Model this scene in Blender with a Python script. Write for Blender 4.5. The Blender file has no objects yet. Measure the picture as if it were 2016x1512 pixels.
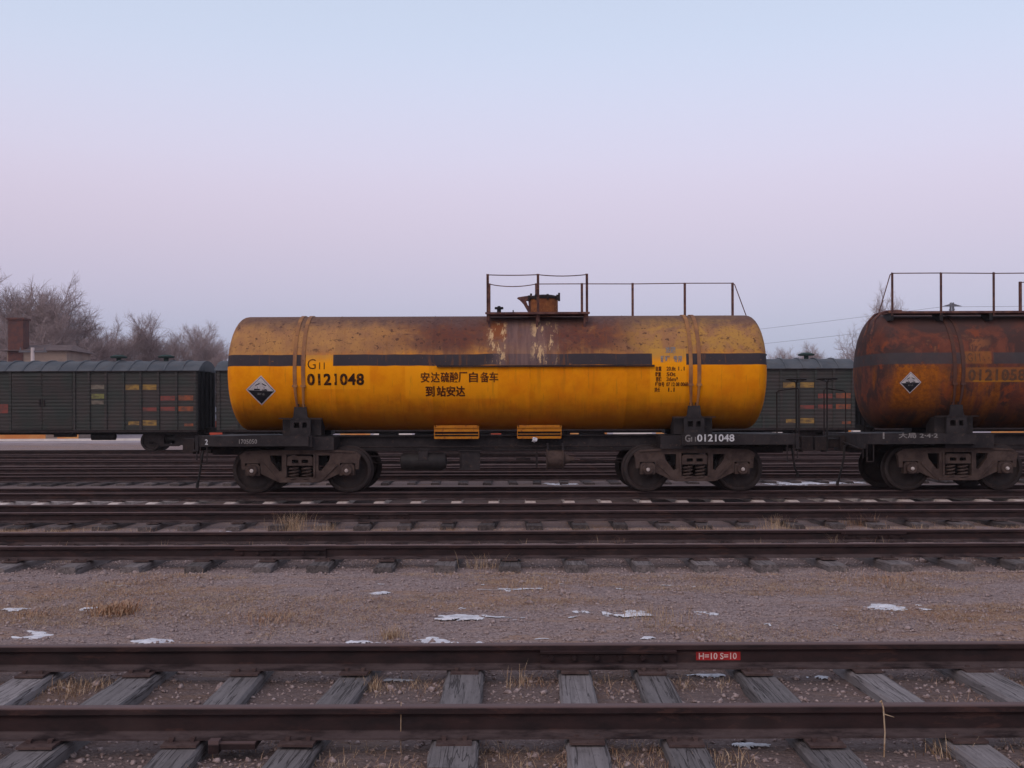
import bpy, bmesh, math, random
import numpy as np
from mathutils import Vector, Matrix
from mathutils.geometry import tessellate_polygon
R = math.radians
SC = bpy.context.scene
COL = SC.collection
random.seed(7); rng = np.random.default_rng(7)

# ------------------------------------------------------------------ camera
CAM_H = 1.408
cd = bpy.data.cameras.new('camera'); cam = bpy.data.objects.new('camera', cd); COL.objects.link(cam)
cd.sensor_width = 36.0; cd.lens = 36.0 * 2248 / 2016
cd.clip_start = 0.1; cd.clip_end = 6000
cam.location = (0, 0, CAM_H)
cd.shift_y = 64 / 2016
cam.rotation_euler = (Matrix.Rotation(R(90), 4, 'X') @ Matrix.Rotation(R(-0.2), 4, 'Z')).to_euler()
SC.camera = cam

# ------------------------------------------------------------------ sky, sun, exposure
SUN_EL, SUN_AZ = 40.0, 205.0        # soft twilight glow from behind the camera, spread over a wide disc
W = bpy.data.worlds.new("World"); SC.world = W; W.use_nodes = True
wt = W.node_tree; wt.nodes.clear()
wo = wt.nodes.new('ShaderNodeOutputWorld')
sky = wt.nodes.new('ShaderNodeTexSky'); sky.sky_type = 'NISHITA'; sky.sun_disc = False
sky.sun_elevation = R(SUN_EL); sky.sun_rotation = R(SUN_AZ); sky.dust_density = 2.0
bg1 = wt.nodes.new('ShaderNodeBackground'); bg1.inputs[1].default_value = 0.05
wt.links.new(sky.outputs[0], bg1.inputs[0])
tc = wt.nodes.new('ShaderNodeTexCoord'); sx = wt.nodes.new('ShaderNodeSeparateXYZ')
wt.links.new(tc.outputs['Generated'], sx.inputs[0])
ramp = wt.nodes.new('ShaderNodeValToRGB'); ramp.color_ramp.interpolation = 'B_SPLINE'
stops = [(0.0, (.18, .22, .42)), (0.045, (.22, .25, .43)), (0.10, (.40, .315, .45)), (0.16, (.545, .405, .485)),
         (0.22, (.63, .52, .62)), (0.31, (.56, .62, .74)), (0.45, (.46, .50, .60)), (1.0, (.42, .40, .48))]
el = ramp.color_ramp.elements
el[0].position, el[0].color = stops[0][0], (*stops[0][1], 1)
el[1].position, el[1].color = stops[-1][0], (*stops[-1][1], 1)
for p, c in stops[1:-1]:
    e = el.new(p); e.color = (*c, 1)
wt.links.new(sx.outputs['Z'], ramp.inputs[0])
bg2 = wt.nodes.new('ShaderNodeBackground'); bg2.inputs[1].default_value = 0.965
wt.links.new(ramp.outputs[0], bg2.inputs[0])
add = wt.nodes.new('ShaderNodeAddShader')
wt.links.new(bg1.outputs[0], add.inputs[0]); wt.links.new(bg2.outputs[0], add.inputs[1]); wt.links.new(add.outputs[0], wo.inputs[0])
sd = bpy.data.lights.new('sun', 'SUN'); sd.energy = 0.6; sd.angle = R(50); sd.color = (1.0, .70, .56)
sun = bpy.data.objects.new('sun', sd); COL.objects.link(sun); sun.location = (-5, -20, 20)
_e, _a = R(SUN_EL), R(SUN_AZ)
sun.rotation_euler = Vector((-math.sin(_a) * math.cos(_e), -math.cos(_a) * math.cos(_e), -math.sin(_e))).to_track_quat('-Z', 'Y').to_euler()
SC.view_settings.view_transform = 'Standard'; SC.view_settings.look = 'None'
SC.view_settings.exposure = 0.0; SC.view_settings.gamma = 1.0; SC.view_settings.use_curve_mapping = False
SC.cycles.max_bounces = 6

# ------------------------------------------------------------------ material helpers
class X:
    """a socket with arithmetic"""
    def __init__(s, g, k): s.g, s.k = g, k
    def _m(s, op, *o, clamp=False): return s.g.math(op, s, *o, clamp=clamp)
    def __add__(s, o): return s._m('ADD', o)
    __radd__ = __add__
    def __mul__(s, o): return s._m('MULTIPLY', o)
    __rmul__ = __mul__
    def __sub__(s, o): return s._m('SUBTRACT', o)
    def __rsub__(s, o): return s.g.math('SUBTRACT', o, s)
    def lt(s, o): return s._m('LESS_THAN', o)
    def gt(s, o): return s._m('GREATER_THAN', o)
    def abs(s): return s._m('ABSOLUTE')
    def clamp(s): return s._m('ADD', 0.0, clamp=True)
    def step(s, a, b):           # smoothstep; a > b gives a falling edge
        n = s.g.t.nodes.new('ShaderNodeMapRange'); n.interpolation_type = 'SMOOTHSTEP'
        fall = a > b
        lo, hi = (b, a) if fall else (a, b)
        s.g.put(n.inputs[0], s); n.inputs[1].default_value = lo; n.inputs[2].default_value = hi
        n.inputs[3].default_value = 1.0 if fall else 0.0; n.inputs[4].default_value = 0.0 if fall else 1.0
        return X(s.g, n.outputs[0])
    def band(s, a, b, e): return s.step(a - e, a + e) * s.step(b + e, b - e)

class G:
    def __init__(s, name):
        s.mat = bpy.data.materials.new(name); s.mat.use_nodes = True; s.t = s.mat.node_tree
        s.b = s.t.nodes['Principled BSDF']
        tc = s.t.nodes.new('ShaderNodeTexCoord'); s.obj = X(s, tc.outputs['Object'])
        ge = s.t.nodes.new('ShaderNodeNewGeometry'); s.pos = X(s, ge.outputs['Position'])
        oi = s.t.nodes.new('ShaderNodeObjectInfo'); s.rand = X(s, oi.outputs['Random'])
    def put(s, inp, v):
        if isinstance(v, X): s.t.links.new(v.k, inp)
        elif isinstance(v, (tuple, list)): inp.default_value = (*v, 1) if len(v) == 3 and len(inp.default_value) == 4 else v
        else: inp.default_value = v
    def math(s, op, *a, clamp=False):
        n = s.t.nodes.new('ShaderNodeMath'); n.operation = op; n.use_clamp = clamp
        for i, v in enumerate(a): s.put(n.inputs[i], v)
        return X(s, n.outputs[0])
    def xyz(s, v):
        n = s.t.nodes.new('ShaderNodeSeparateXYZ'); s.put(n.inputs[0], v)
        return [X(s, n.outputs[i]) for i in range(3)]
    def noise(s, v, scale=5, detail=4, rough=.55, dist=0., sc=(1, 1, 1), off=None):
        m = s.t.nodes.new('ShaderNodeMapping'); s.put(m.inputs[0], v); m.inputs['Scale'].default_value = sc
        if off is not None:
            if isinstance(off, X):
                c = s.t.nodes.new('ShaderNodeCombineXYZ')
                for i in range(3): s.put(c.inputs[i], off * (31.7 + 11 * i))
                s.t.links.new(c.outputs[0], m.inputs['Location'])
            else: m.inputs['Location'].default_value = off
        n = s.t.nodes.new('ShaderNodeTexNoise'); s.t.links.new(m.outputs[0], n.inputs['Vector'])
        n.inputs['Scale'].default_value = scale; n.inputs['Detail'].default_value = detail
        n.inputs['Roughness'].default_value = rough; n.inputs['Distortion'].default_value = dist
        return X(s, n.outputs[0])
    def voro(s, v, scale=5, sc=(1, 1, 1), feat='F1'):
        m = s.t.nodes.new('ShaderNodeMapping'); s.put(m.inputs[0], v); m.inputs['Scale'].default_value = sc
        n = s.t.nodes.new('ShaderNodeTexVoronoi'); n.feature = feat; n.inputs['Scale'].default_value = scale
        s.t.links.new(m.outputs[0], n.inputs['Vector'])
        return X(s, n.outputs['Distance']), X(s, n.outputs['Color']) if feat == 'F1' else None
    def mix(s, f, a, b):
        n = s.t.nodes.new('ShaderNodeMix'); n.data_type = 'RGBA'
        s.put(n.inputs[0], f); s.put(n.inputs[6], a); s.put(n.inputs[7], b)
        return X(s, n.outputs[2])
    def done(s, col, rough=.85, bump=None, bd=.01, spec=.25, metal=0.):
        s.put(s.b.inputs['Base Color'], col); s.put(s.b.inputs['Roughness'], rough)
        s.b.inputs['Specular IOR Level'].default_value = spec; s.b.inputs['Metallic'].default_value = metal
        if bump is not None:
            n = s.t.nodes.new('ShaderNodeBump'); n.inputs['Distance'].default_value = bd; n.inputs['Strength'].default_value = 1
            s.put(n.inputs['Height'], bump); s.t.links.new(n.outputs[0], s.b.inputs['Normal'])
        return s.mat

def mottled(name, a, b, scale=6, rough=.85, bd=.003, spec=.25, c=None, sc=(1, 1, 1)):
    g = G(name); n = g.noise(g.obj, scale, 6, .65, sc=sc, off=g.rand)
    f = n.step(.36, .64); col = g.mix(f, a, b)
    if c is not None:
        m = g.noise(g.obj, scale * 3.1, 5, .7, off=(3, 8, 1)).step(.56, .68); col = g.mix(m, col, c)
    return g.done(col, rough, n, bd, spec)

def tank_material(name, rusty=False):
    g = G(name); x, y, z = g.xyz(g.obj)
    big = g.noise(g.obj, .9, 5, .6); mid = g.noise(g.obj, 3.2, 6, .65); fine = g.noise(g.obj, 14, 5, .7)
    streak = g.noise(g.obj, 7, 5, .6, sc=(1, .15, .12)); streak2 = g.noise(g.obj, 17, 4, .6, sc=(1, .1, .10), off=(4, 0, 2))
    blotch = g.noise(g.obj, 1.7, 7, .7, .6, off=(9, 2, 5))
    if not rusty:
        col = g.mix(mid.step(.35, .7), (.86, .305, .0015), (.76, .225, .0015))
        # bright re-painted panels round the lettering
        pan = g.math('MAXIMUM', x.band(-3.54, -3.03, .012) * z.band(-.30, .30, .01), x.band(-3.54, -2.35, .02) * z.band(-.33, .09, .01))
        pan = g.math('MAXIMUM', pan, x.band(-1.70, .01, .012) * z.band(-.51, .085, .01))
        pan = g.math('MAXIMUM', pan, x.band(2.83, 3.50, .012) * z.band(-.60, .40, .01))
        # faded, dusty upper half
        up = (z + (big - .5) * .35 + (streak - .5) * .25).step(.06, .42)
        dust = g.mix(mid.step(.3, .7), (.42, .225, .085), (.29, .155, .085))
        yl = (x + (blotch - .5) * 1.2).step(2.1, 2.6)
        dust = g.mix(yl, dust, g.mix(blotch.step(.42, .60), (.40, .225, .065), (.29, .155, .085)))
        col = g.mix(up * .92, col, dust)
        # rust in the middle of the top half, soot along the crown
        mx = (x + (big - .5) * 1.6).step(-3.1, -.6) * (x + (blotch - .5) * 1.2).step(2.9, 2.0)
        ru = mx * (z + (blotch - .5) * .7 + (streak - .5) * .4).step(.12, .62) * blotch.step(.25, .50)
        col = g.mix(ru * .92, col, g.mix(mid.step(.35, .65), (.19, .062, .032), (.12, .058, .048)))
        deep = (x + (blotch - .5) * .9).band(.95, 2.15, .35) * (z + (streak - .5) * .5).step(.18, .45) * mid.step(.25, .5)
        deep = g.math('MAXIMUM', deep, (x + (blotch - .5) * .9).band(-1.5, -.2, .5) * (z + (streak - .5) * .6 + (mid - .5) * .5).step(.25, .70))
        col = g.mix(deep * .8, col, g.mix(fine.step(.35, .65), (.15, .048, .032), (.10, .045, .042)))
        crown = (z + (blotch - .5) * .45 + (streak - .5) * .3).step(.72, 1.02)
        col = g.mix(crown * .82, col, g.mix(fine.step(.4, .6), (.095, .058, .056), (.14, .085, .075)))
        spots = g.noise(g.obj, 11, 3, .5, off=(2, 7, 7)).step(.60, .66) * z.step(.30, .45) * blotch.step(.36, .52)
        col = g.mix(spots * .8, col, (.07, .035, .03))
        pits = g.noise(g.obj, 22, 4, .6, off=(5, 3, 1)).step(.57, .64) * z.step(.25, .4)
        col = g.mix(pits * .5, col, (.12, .06, .04))
        # dark belt with a wobbling lower edge
        wob = (g.noise(g.obj, 1.6, 3, .5, sc=(1, 0, 0), off=(1, 1, 1)) - .5) * .05
        gap = g.math('MAXIMUM', x.band(-3.54, -3.03, .006), x.band(2.87, 3.50, .006))
        belt = (z + wob).band(.098, .309, .006) * (1 - gap)
        col = g.mix(pan * z.step(.3, .12) * .85, col, (.90, .34, .004))
        col = g.mix(pan * z.step(.12, .3) * .6, col, (.56, .29, .05))
        col = g.mix(belt * (1 - fine.step(.62, .72) * .35), col, g.mix(mid, (.036, .030, .036), (.06, .05, .055)))
        # grey acid run under the dome, cream flakes of old paint
        drip = (x + (mid - .5) * .7 + (blotch - .5) * .8 + (streak - .5) * .4).band(.0, 1.0, .45) * z.step(.075, .085) * z.step(1.09, .98)
        col = g.mix(drip * .8, col, g.mix(streak2.step(.35, .65), (.20, .125, .115), (.13, .085, .085)))
        patch = (x + (fine - .5) * .25).band(-.12, .17, .05) * (z + (fine - .5) * .4).band(.60, .95, .06)
        col = g.mix(patch * .85, col, (.24, .075, .028))
        fl = g.noise(g.obj, 10, 6, .72, .5, sc=(1, .2, .26), off=(7, 7, 7)).step(.525, .57)
        fx = x + (fine - .5) * .22
        fl = fl * g.math('MAXIMUM', fx.band(-.15, .16, .05), fx.band(.66, 1.10, .07)) * (z + (fine - .5) * .3).band(.13, .92, .05)
        col = g.mix(fl * .9, col, g.mix(mid, (.62, .42, .22), (.55, .36, .20)))
        run = streak.step(.56, .66) * z.step(.6, .1) * z.step(-1., .3) * mx
        col = g.mix(run * .30, col, (.30, .10, .015))
        run2 = streak2.step(.60, .68)
        col = g.mix(run2 * .22, col, (.25, .09, .02))
        dirt_shade = (z + (blotch - .5) * .40 + (streak - .5) * .35).step(-.36, -.92)  # belly grime, with the underside shade painted into the same gradient
        col = g.mix(dirt_shade * .62, col, (.11, .040, .008))
    else:
        rust = g.mix(mid.step(.36, .64), (.120, .040, .028), (.165, .056, .036))
        rust = g.mix(blotch.step(.42, .56), rust, (.062, .034, .031))
        rust = g.mix(g.noise(g.obj, 2.6, 6, .7, off=(1, 5, 9)).step(.56, .66), rust, (.21, .055, .025))
        old = (g.noise(g.obj, 1.5, 6, .62, .4, sc=(1, .5, .35), off=(3, 3, 0)) + (streak - .5) * .5).step(.46, .60) * z.step(.25, -.15)
        px = (x + (streak - .5) * .6).band(-4.85, -4.0, .15) * (z + (fine - .5) * .3).band(-.75, .08, .08)
        old = g.math('MAXIMUM', old * .75, px)
        col = g.mix(old, rust, g.mix(fine.step(.35, .65), (.34, .105, .012), (.20, .06, .013)))
        fadeup = x.band(-4.5, -3.1, .3) * z.band(.30, .62, .12) * blotch.step(.5, .6)
        col = g.mix(fadeup * .8, col, (.30, .11, .045))
        gap = g.math('MAXIMUM', x.band(-3.50, -3.02, .02), x.band(2.9, 3.5, .02))
        belt = z.band(.098, .309, .012) * (1 - gap) * (1 - g.noise(g.obj, 4, 6, .7, off=(8, 1, 4)).step(.56, .66) * .8)
        col = g.mix(belt * .85, col, g.mix(mid, (.04, .038, .045), (.075, .068, .07)))
        pan = g.math('MAXIMUM', x.band(-3.54, -3.05, .02) * z.band(.10, .33, .02), x.band(-3.54, -2.2, .015) * z.band(-.24, .03, .012))
        col = g.mix(pan * fine.step(.25, .55) * .6, col, (.30, .115, .03))
        edge = x.band(-3.40, -2.2, .02) * z.band(-.235, -.205, .008)
        col = g.mix(edge * .7, col, (.42, .19, .02))
        dirt_shade = (z + (blotch - .5) * .3).step(-.4, -.95)  # same darkening towards the belly
        col = g.mix((z + (blotch - .5) * .4).step(.55, .95) * .7, col, (.085, .052, .048)); col = g.mix(dirt_shade * .6, col, (.05, .025, .015))
    rough = .78 + (mid - .5) * .2
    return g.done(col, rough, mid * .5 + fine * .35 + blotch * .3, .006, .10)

def ground_material():
    g = G('ground'); x, y, z = g.xyz(g.pos)
    big = g.noise(g.pos, .35, 5, .6); mid = g.noise(g.pos, 2.2, 6, .65); fine = g.noise(g.pos, 38, 4, .7); f2 = g.noise(g.pos, 110, 3, .7)
    vd, vc = g.voro(g.pos, 26)
    vcx, _, _ = g.xyz(vc)
    col = g.mix(mid.step(.35, .65), (.21, .152, .146), (.285, .217, .206))
    col = g.mix(vcx.step(.2, .9) * .55, col, (.36, .275, .26))
    col = g.mix(fine.step(.50, .62) * .75, col, (.085, .056, .052))
    peb = g.noise(g.pos, 60, 3, .6, off=(3, 1, 4)).step(.56, .62); col = g.mix(peb * .7, col, (.42, .34, .32))
    straw = (big * .5 + g.noise(g.pos, 1.4, 6, .7, off=(5, 5, 0), sc=(.6, 1.4, 1)) * .7).step(.60, .72)
    col = g.mix(straw * f2.step(.3, .6) * .72, col, (.33, .185, .095))
    # oily, darker ballast round the worked tracks
    oil = g.math('MAXIMUM', (y + (mid - .5) * .8).band(20.3, 46.5, .7), (y + (mid - .5) * .5).band(5.1, 7.6, .25))
    oil = g.math('MAXIMUM', oil, (y + (mid - .5) * .5).band(17.2, 19.0, .25))
    oil = g.math('MAXIMUM', oil, (y + (mid - .5) * .5).band(12.5, 14.3, .2))
    col = g.mix(oil * .62, col, g.mix(fine.step(.4, .6), (.062, .043, .040), (.108, .078, .072)))
    far = y.step(69, 72)
    col = g.mix(far, col, g.mix(mid, (.30, .25, .27), (.36, .31, .33)))
    return g.done(col, .95, fine * .6 + vd * .8 + f2 * .3, .02, .15)

def wood_material(name, a, b, axis=1):
    g = G(name); s1 = (22, 1.1, 22) if axis == 1 else (1.1, 22, 22)
    n = g.noise(g.obj, 1.3, 6, .7, .25, sc=s1, off=g.rand); m = g.noise(g.obj, 5, 5, .6, off=g.rand)
    k = g.noise(g.obj, .9, 3, .55, .35, sc=(26, .7, 26), off=g.rand)
    crack = (k - .5).abs().step(.016, .004)
    speck = g.noise(g.obj, 9, 4, .7, sc=(5, 1, 5), off=g.rand).step(.56, .62)
    col = g.mix(n.step(.3, .7), a, b)
    col = g.mix(speck * .35, col, (.08, .07, .07))
    col = g.mix(m.step(.55, .75) * .4, col, (.10, .085, .08))
    col = g.mix(crack * .7, col, (.05, .042, .042))
    br = .62 + g.rand * .62
    mm = g.t.nodes.new('ShaderNodeVectorMath'); mm.operation = 'SCALE'
    g.put(mm.inputs[0], col); g.put(mm.inputs['Scale'], br)
    return g.done(X(g, mm.outputs[0]), .92, n - crack * .8, .006, .15)

def rail_material():
    g = G('rusty_rail'); x, y, z = g.xyz(g.obj)
    n = g.noise(g.obj, 9, 6, .7, sc=(.35, 1, 1)); m = g.noise(g.obj, 45, 4, .7); l = g.noise(g.obj, 1.3, 4, .6, sc=(1, .2, .2))
    pa = g.noise(g.obj, 5, 6, .72, .3, sc=(.5, 1, 2), off=(2, 6, 1)); col = g.mix(n.step(.35, .65), (.015, .009, .010), (.034, .017, .017)); col = g.mix(pa.step(.55, .64) * .6, col, (.070, .032, .026)); col = g.mix(pa.step(.44, .36) * .6, col, (.028, .018, .020))
    col = g.mix(m.step(.55, .7) * .6, col, (.022, .012, .013))
    col = g.mix(l.step(.5, .7) * .4, col, (.065, .040, .038))
    col = g.mix(z.step(-.012, -.002) * .7, col, g.mix(n, (.13, .085, .085), (.18, .122, .118)))
    col = g.mix(z.step(-.116, -.124) * n.step(.3, .6) * .75, col, g.mix(m, (.075, .055, .056), (.115, .085, .082)))
    return g.done(col, .75, n * .5 + m * .5, .002, .25)

M = {}
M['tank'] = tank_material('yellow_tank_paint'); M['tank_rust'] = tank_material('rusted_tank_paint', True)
M['ground'] = ground_material()
M['wood'] = wood_material('weathered_timber', (.165, .148, .150), (.250, .226, .228))
M['woodm'] = wood_material('grimy_timber', (.12, .10, .10), (.21, .18, .175))
M['woodd'] = wood_material('dark_timber', (.075, .06, .06), (.14, .115, .11))
M['conc'] = mottled('concrete_sleeper', (.50, .42, .38), (.62, .54, .49), 5, .9, c=(.34, .27, .25))
M['rail'] = rail_material()
M['plate'] = mottled('rusty_plate', (.060, .036, .034), (.095, .062, .056), 14, .8, c=(.04, .025, .025))
M['steel'] = mottled('grimy_steel', (.014, .010, .011), (.028, .020, .020), 5, .8, c=(.05, .03, .024))
M['sill'] = mottled('underframe_paint', (.017, .014, .016), (.032, .026, .027), 4, .75, c=(.06, .038, .032))
M['bogie'] = mottled('bogie_iron', (.044, .028, .025), (.080, .054, .046), 6, .8, c=(.08, .045, .03))
M['black'] = mottled('oily_black', (.010, .009, .010), (.022, .018, .018), 6, .6)
M['wheel'] = mottled('wheel_steel', (.018, .013, .013), (.034, .024, .023), 5, .7, c=(.045, .026, .02))
M['hub'] = mottled('greased_hub_cap', (.30, .24, .22), (.55, .50, .48), 20, .5)
M['post'] = mottled('rusty_post', (.070, .032, .034), (.16, .075, .06), 7, .8, c=(.26, .12, .06))
M['dome'] = mottled('rusty_dome', (.17, .055, .022), (.28, .10, .035), 8, .85, c=(.34, .17, .06))
M['band'] = mottled('strap_paint', (.36, .165, .055), (.21, .095, .05), 3, .7, c=(.16, .07, .04), sc=(1, 1, .5))
M['band_rust'] = mottled('strap_rust', (.10, .042, .028), (.07, .035, .03), 5, .8)
M['yellow'] = mottled('orange_box_paint', (.52, .20, .012), (.44, .15, .012), 5, .75, c=(.22, .07, .02))
M['letter'] = mottled('black_stencil', (.020, .010, .008), (.05, .018, .008), 30, .8)
M['letter_red'] = mottled('brown_stencil', (.075, .018, .008), (.15, .04, .008), 26, .8)
M['letter_faint'] = mottled('faded_stencil', (.13, .07, .03), (.20, .10, .03), 26, .8)
M['letter_white'] = mottled('white_stencil', (.42, .42, .44), (.62, .62, .63), 22, .8, c=(.14, .13, .14))
M['letter_grey'] = mottled('worn_white_stencil', (.16, .15, .15), (.26, .24, .23), 22, .8, c=(.08, .07, .07))
M['letter_rust'] = mottled('rusted_stencil', (.085, .045, .028), (.125, .06, .032), 22, .85)
M['white'] = mottled('placard_white', (.58, .54, .55), (.42, .39, .40), 9, .7)
M['pblack'] = mottled('placard_black', (.010, .010, .014), (.020, .018, .022), 12, .5)
M['red'] = mottled('red_paint', (.42, .018, .022), (.30, .02, .02), 14, .7, c=(.12, .02, .02))
M['pink'] = mottled('pale_paint', (.62, .42, .40), (.70, .54, .50), 30, .8)
M['snow'] = mottled('old_snow', (.50, .50, .54), (.70, .70, .74), 9, .8, bd=.012, c=(.34, .31, .31))
def straw_mat(name, a, b, c):
    g = G(name); n = g.noise(g.pos, 2.3, 4, .6); m = g.noise(g.pos, 31, 2, .6)
    return g.done(g.mix(m.step(.4, .6), g.mix(n.step(.35, .65), a, b), c), .85, spec=.15)
M['straw'] = straw_mat('dry_straw', (.38, .245, .135), (.28, .165, .095), (.48, .36, .25))
M['straw_red'] = straw_mat('dry_red_straw', (.36, .185, .105), (.28, .15, .09), (.44, .30, .20))
M['stone'] = mottled('ballast_stone', (.20, .145, .135), (.40, .315, .30), 42, .9, c=(.13, .09, .08))
M['bark'] = mottled('bark', (.13, .10, .105), (.19, .15, .15), 4, .95)
M['twig'] = mottled('twig', (.27, .205, .20), (.35, .275, .27), 1, .95)
M['car_roof'] = mottled('boxcar_roof', (.060, .068, .080), (.092, .098, .108), 1.2, .7, c=(.07, .06, .06))
M['car_dark'] = mottled('boxcar_end', (.008, .008, .009), (.014, .012, .013), 1.5, .85)
M['vent'] = mottled('vent_green', (.020, .045, .040), (.03, .05, .045), 3, .8)
M['plaster'] = mottled('plaster', (.22, .165, .14), (.28, .21, .17), .8, .9)
M['brick'] = mottled('brick', (.13, .055, .045), (.085, .045, .045), 2.5, .9)
M['tile'] = mottled('roof_tile', (.10, .07, .07), (.14, .10, .095), 1.5, .9)
M['glass'] = mottled('dark_glass', (.03, .035, .045), (.05, .055, .07), 1, .2, spec=.5)
M['pole'] = mottled('pale_pole', (.50, .43, .42), (.58, .50, .48), 2, .8)
M['lime'] = mottled('limewash', (.62, .57, .54), (.72, .66, .62), 1.3, .9)
M['orange'] = mottled('orange_panel', (.52, .18, .05), (.58, .29, .10), 1.0, .8)
M['redp'] = mottled('red_panel', (.42, .06, .03), (.30, .06, .03), 1.0, .8)
M['pylon'] = mottled('pylon_steel', (.10, .10, .115), (.13, .125, .14), 1, .7)
M['pave'] = mottled('pale_paving', (.30, .26, .28), (.37, .32, .34), .6, .9)
def worn(name, a, b, hide, amt):
    g = G(name); n = g.noise(g.obj, 7, 5, .7); m = g.noise(g.obj, 30, 4, .7)
    return g.done(g.mix((n * .6 + m * .4).step(.50, .60) * amt, g.mix(m, a, b), hide), .85, spec=.1)
M['letter'] = worn('black_stencil', (.018, .009, .008), (.045, .016, .008), (.30, .10, .006), .55)
M['letter_red'] = worn('brown_stencil', (.060, .015, .008), (.12, .032, .008), (.40, .13, .006), .6)
def board_mat():
    g = G('boxcar_boards'); x, y, z = g.xyz(g.obj)
    w = g.math('SINE', z * 41.0); n = g.noise(g.obj, 1.1, 5, .6, off=g.rand); m = g.noise(g.obj, 6, 5, .65, sc=(.3, 1, 1.5), off=g.rand)
    col = g.mix(n.step(.30, .70), (.036, .044, .039), (.058, .046, .044))
    col = g.mix(m.step(.5, .7) * .5, col, (.035, .036, .036))
    col = g.mix(w.step(.7, 1.) * .4, col, (.02, .02, .02))
    return g.done(col, .8, w * -1.0, .006, .25)
M['boards'] = board_mat()
def chalk(name, a):
    g = G(name); n = g.noise(g.obj, 4, 4, .6, sc=(1, 1, 1.8))
    return g.done(g.mix(n.step(.36, .72) * .85 , a, (.075, .055, .05)), .85)
M['chalk_y'] = chalk('faded_yellow_marking', (.33, .20, .055)); M['chalk_o'] = chalk('faded_orange_marking', (.29, .085, .04))
M['chalk_r'] = chalk('faded_red_marking', (.22, .06, .05)); M['chalk_w'] = chalk('faded_white_marking', (.19, .165, .13)); M['chalk_g'] = chalk('faded_green_marking', (.20, .20, .07))

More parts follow.
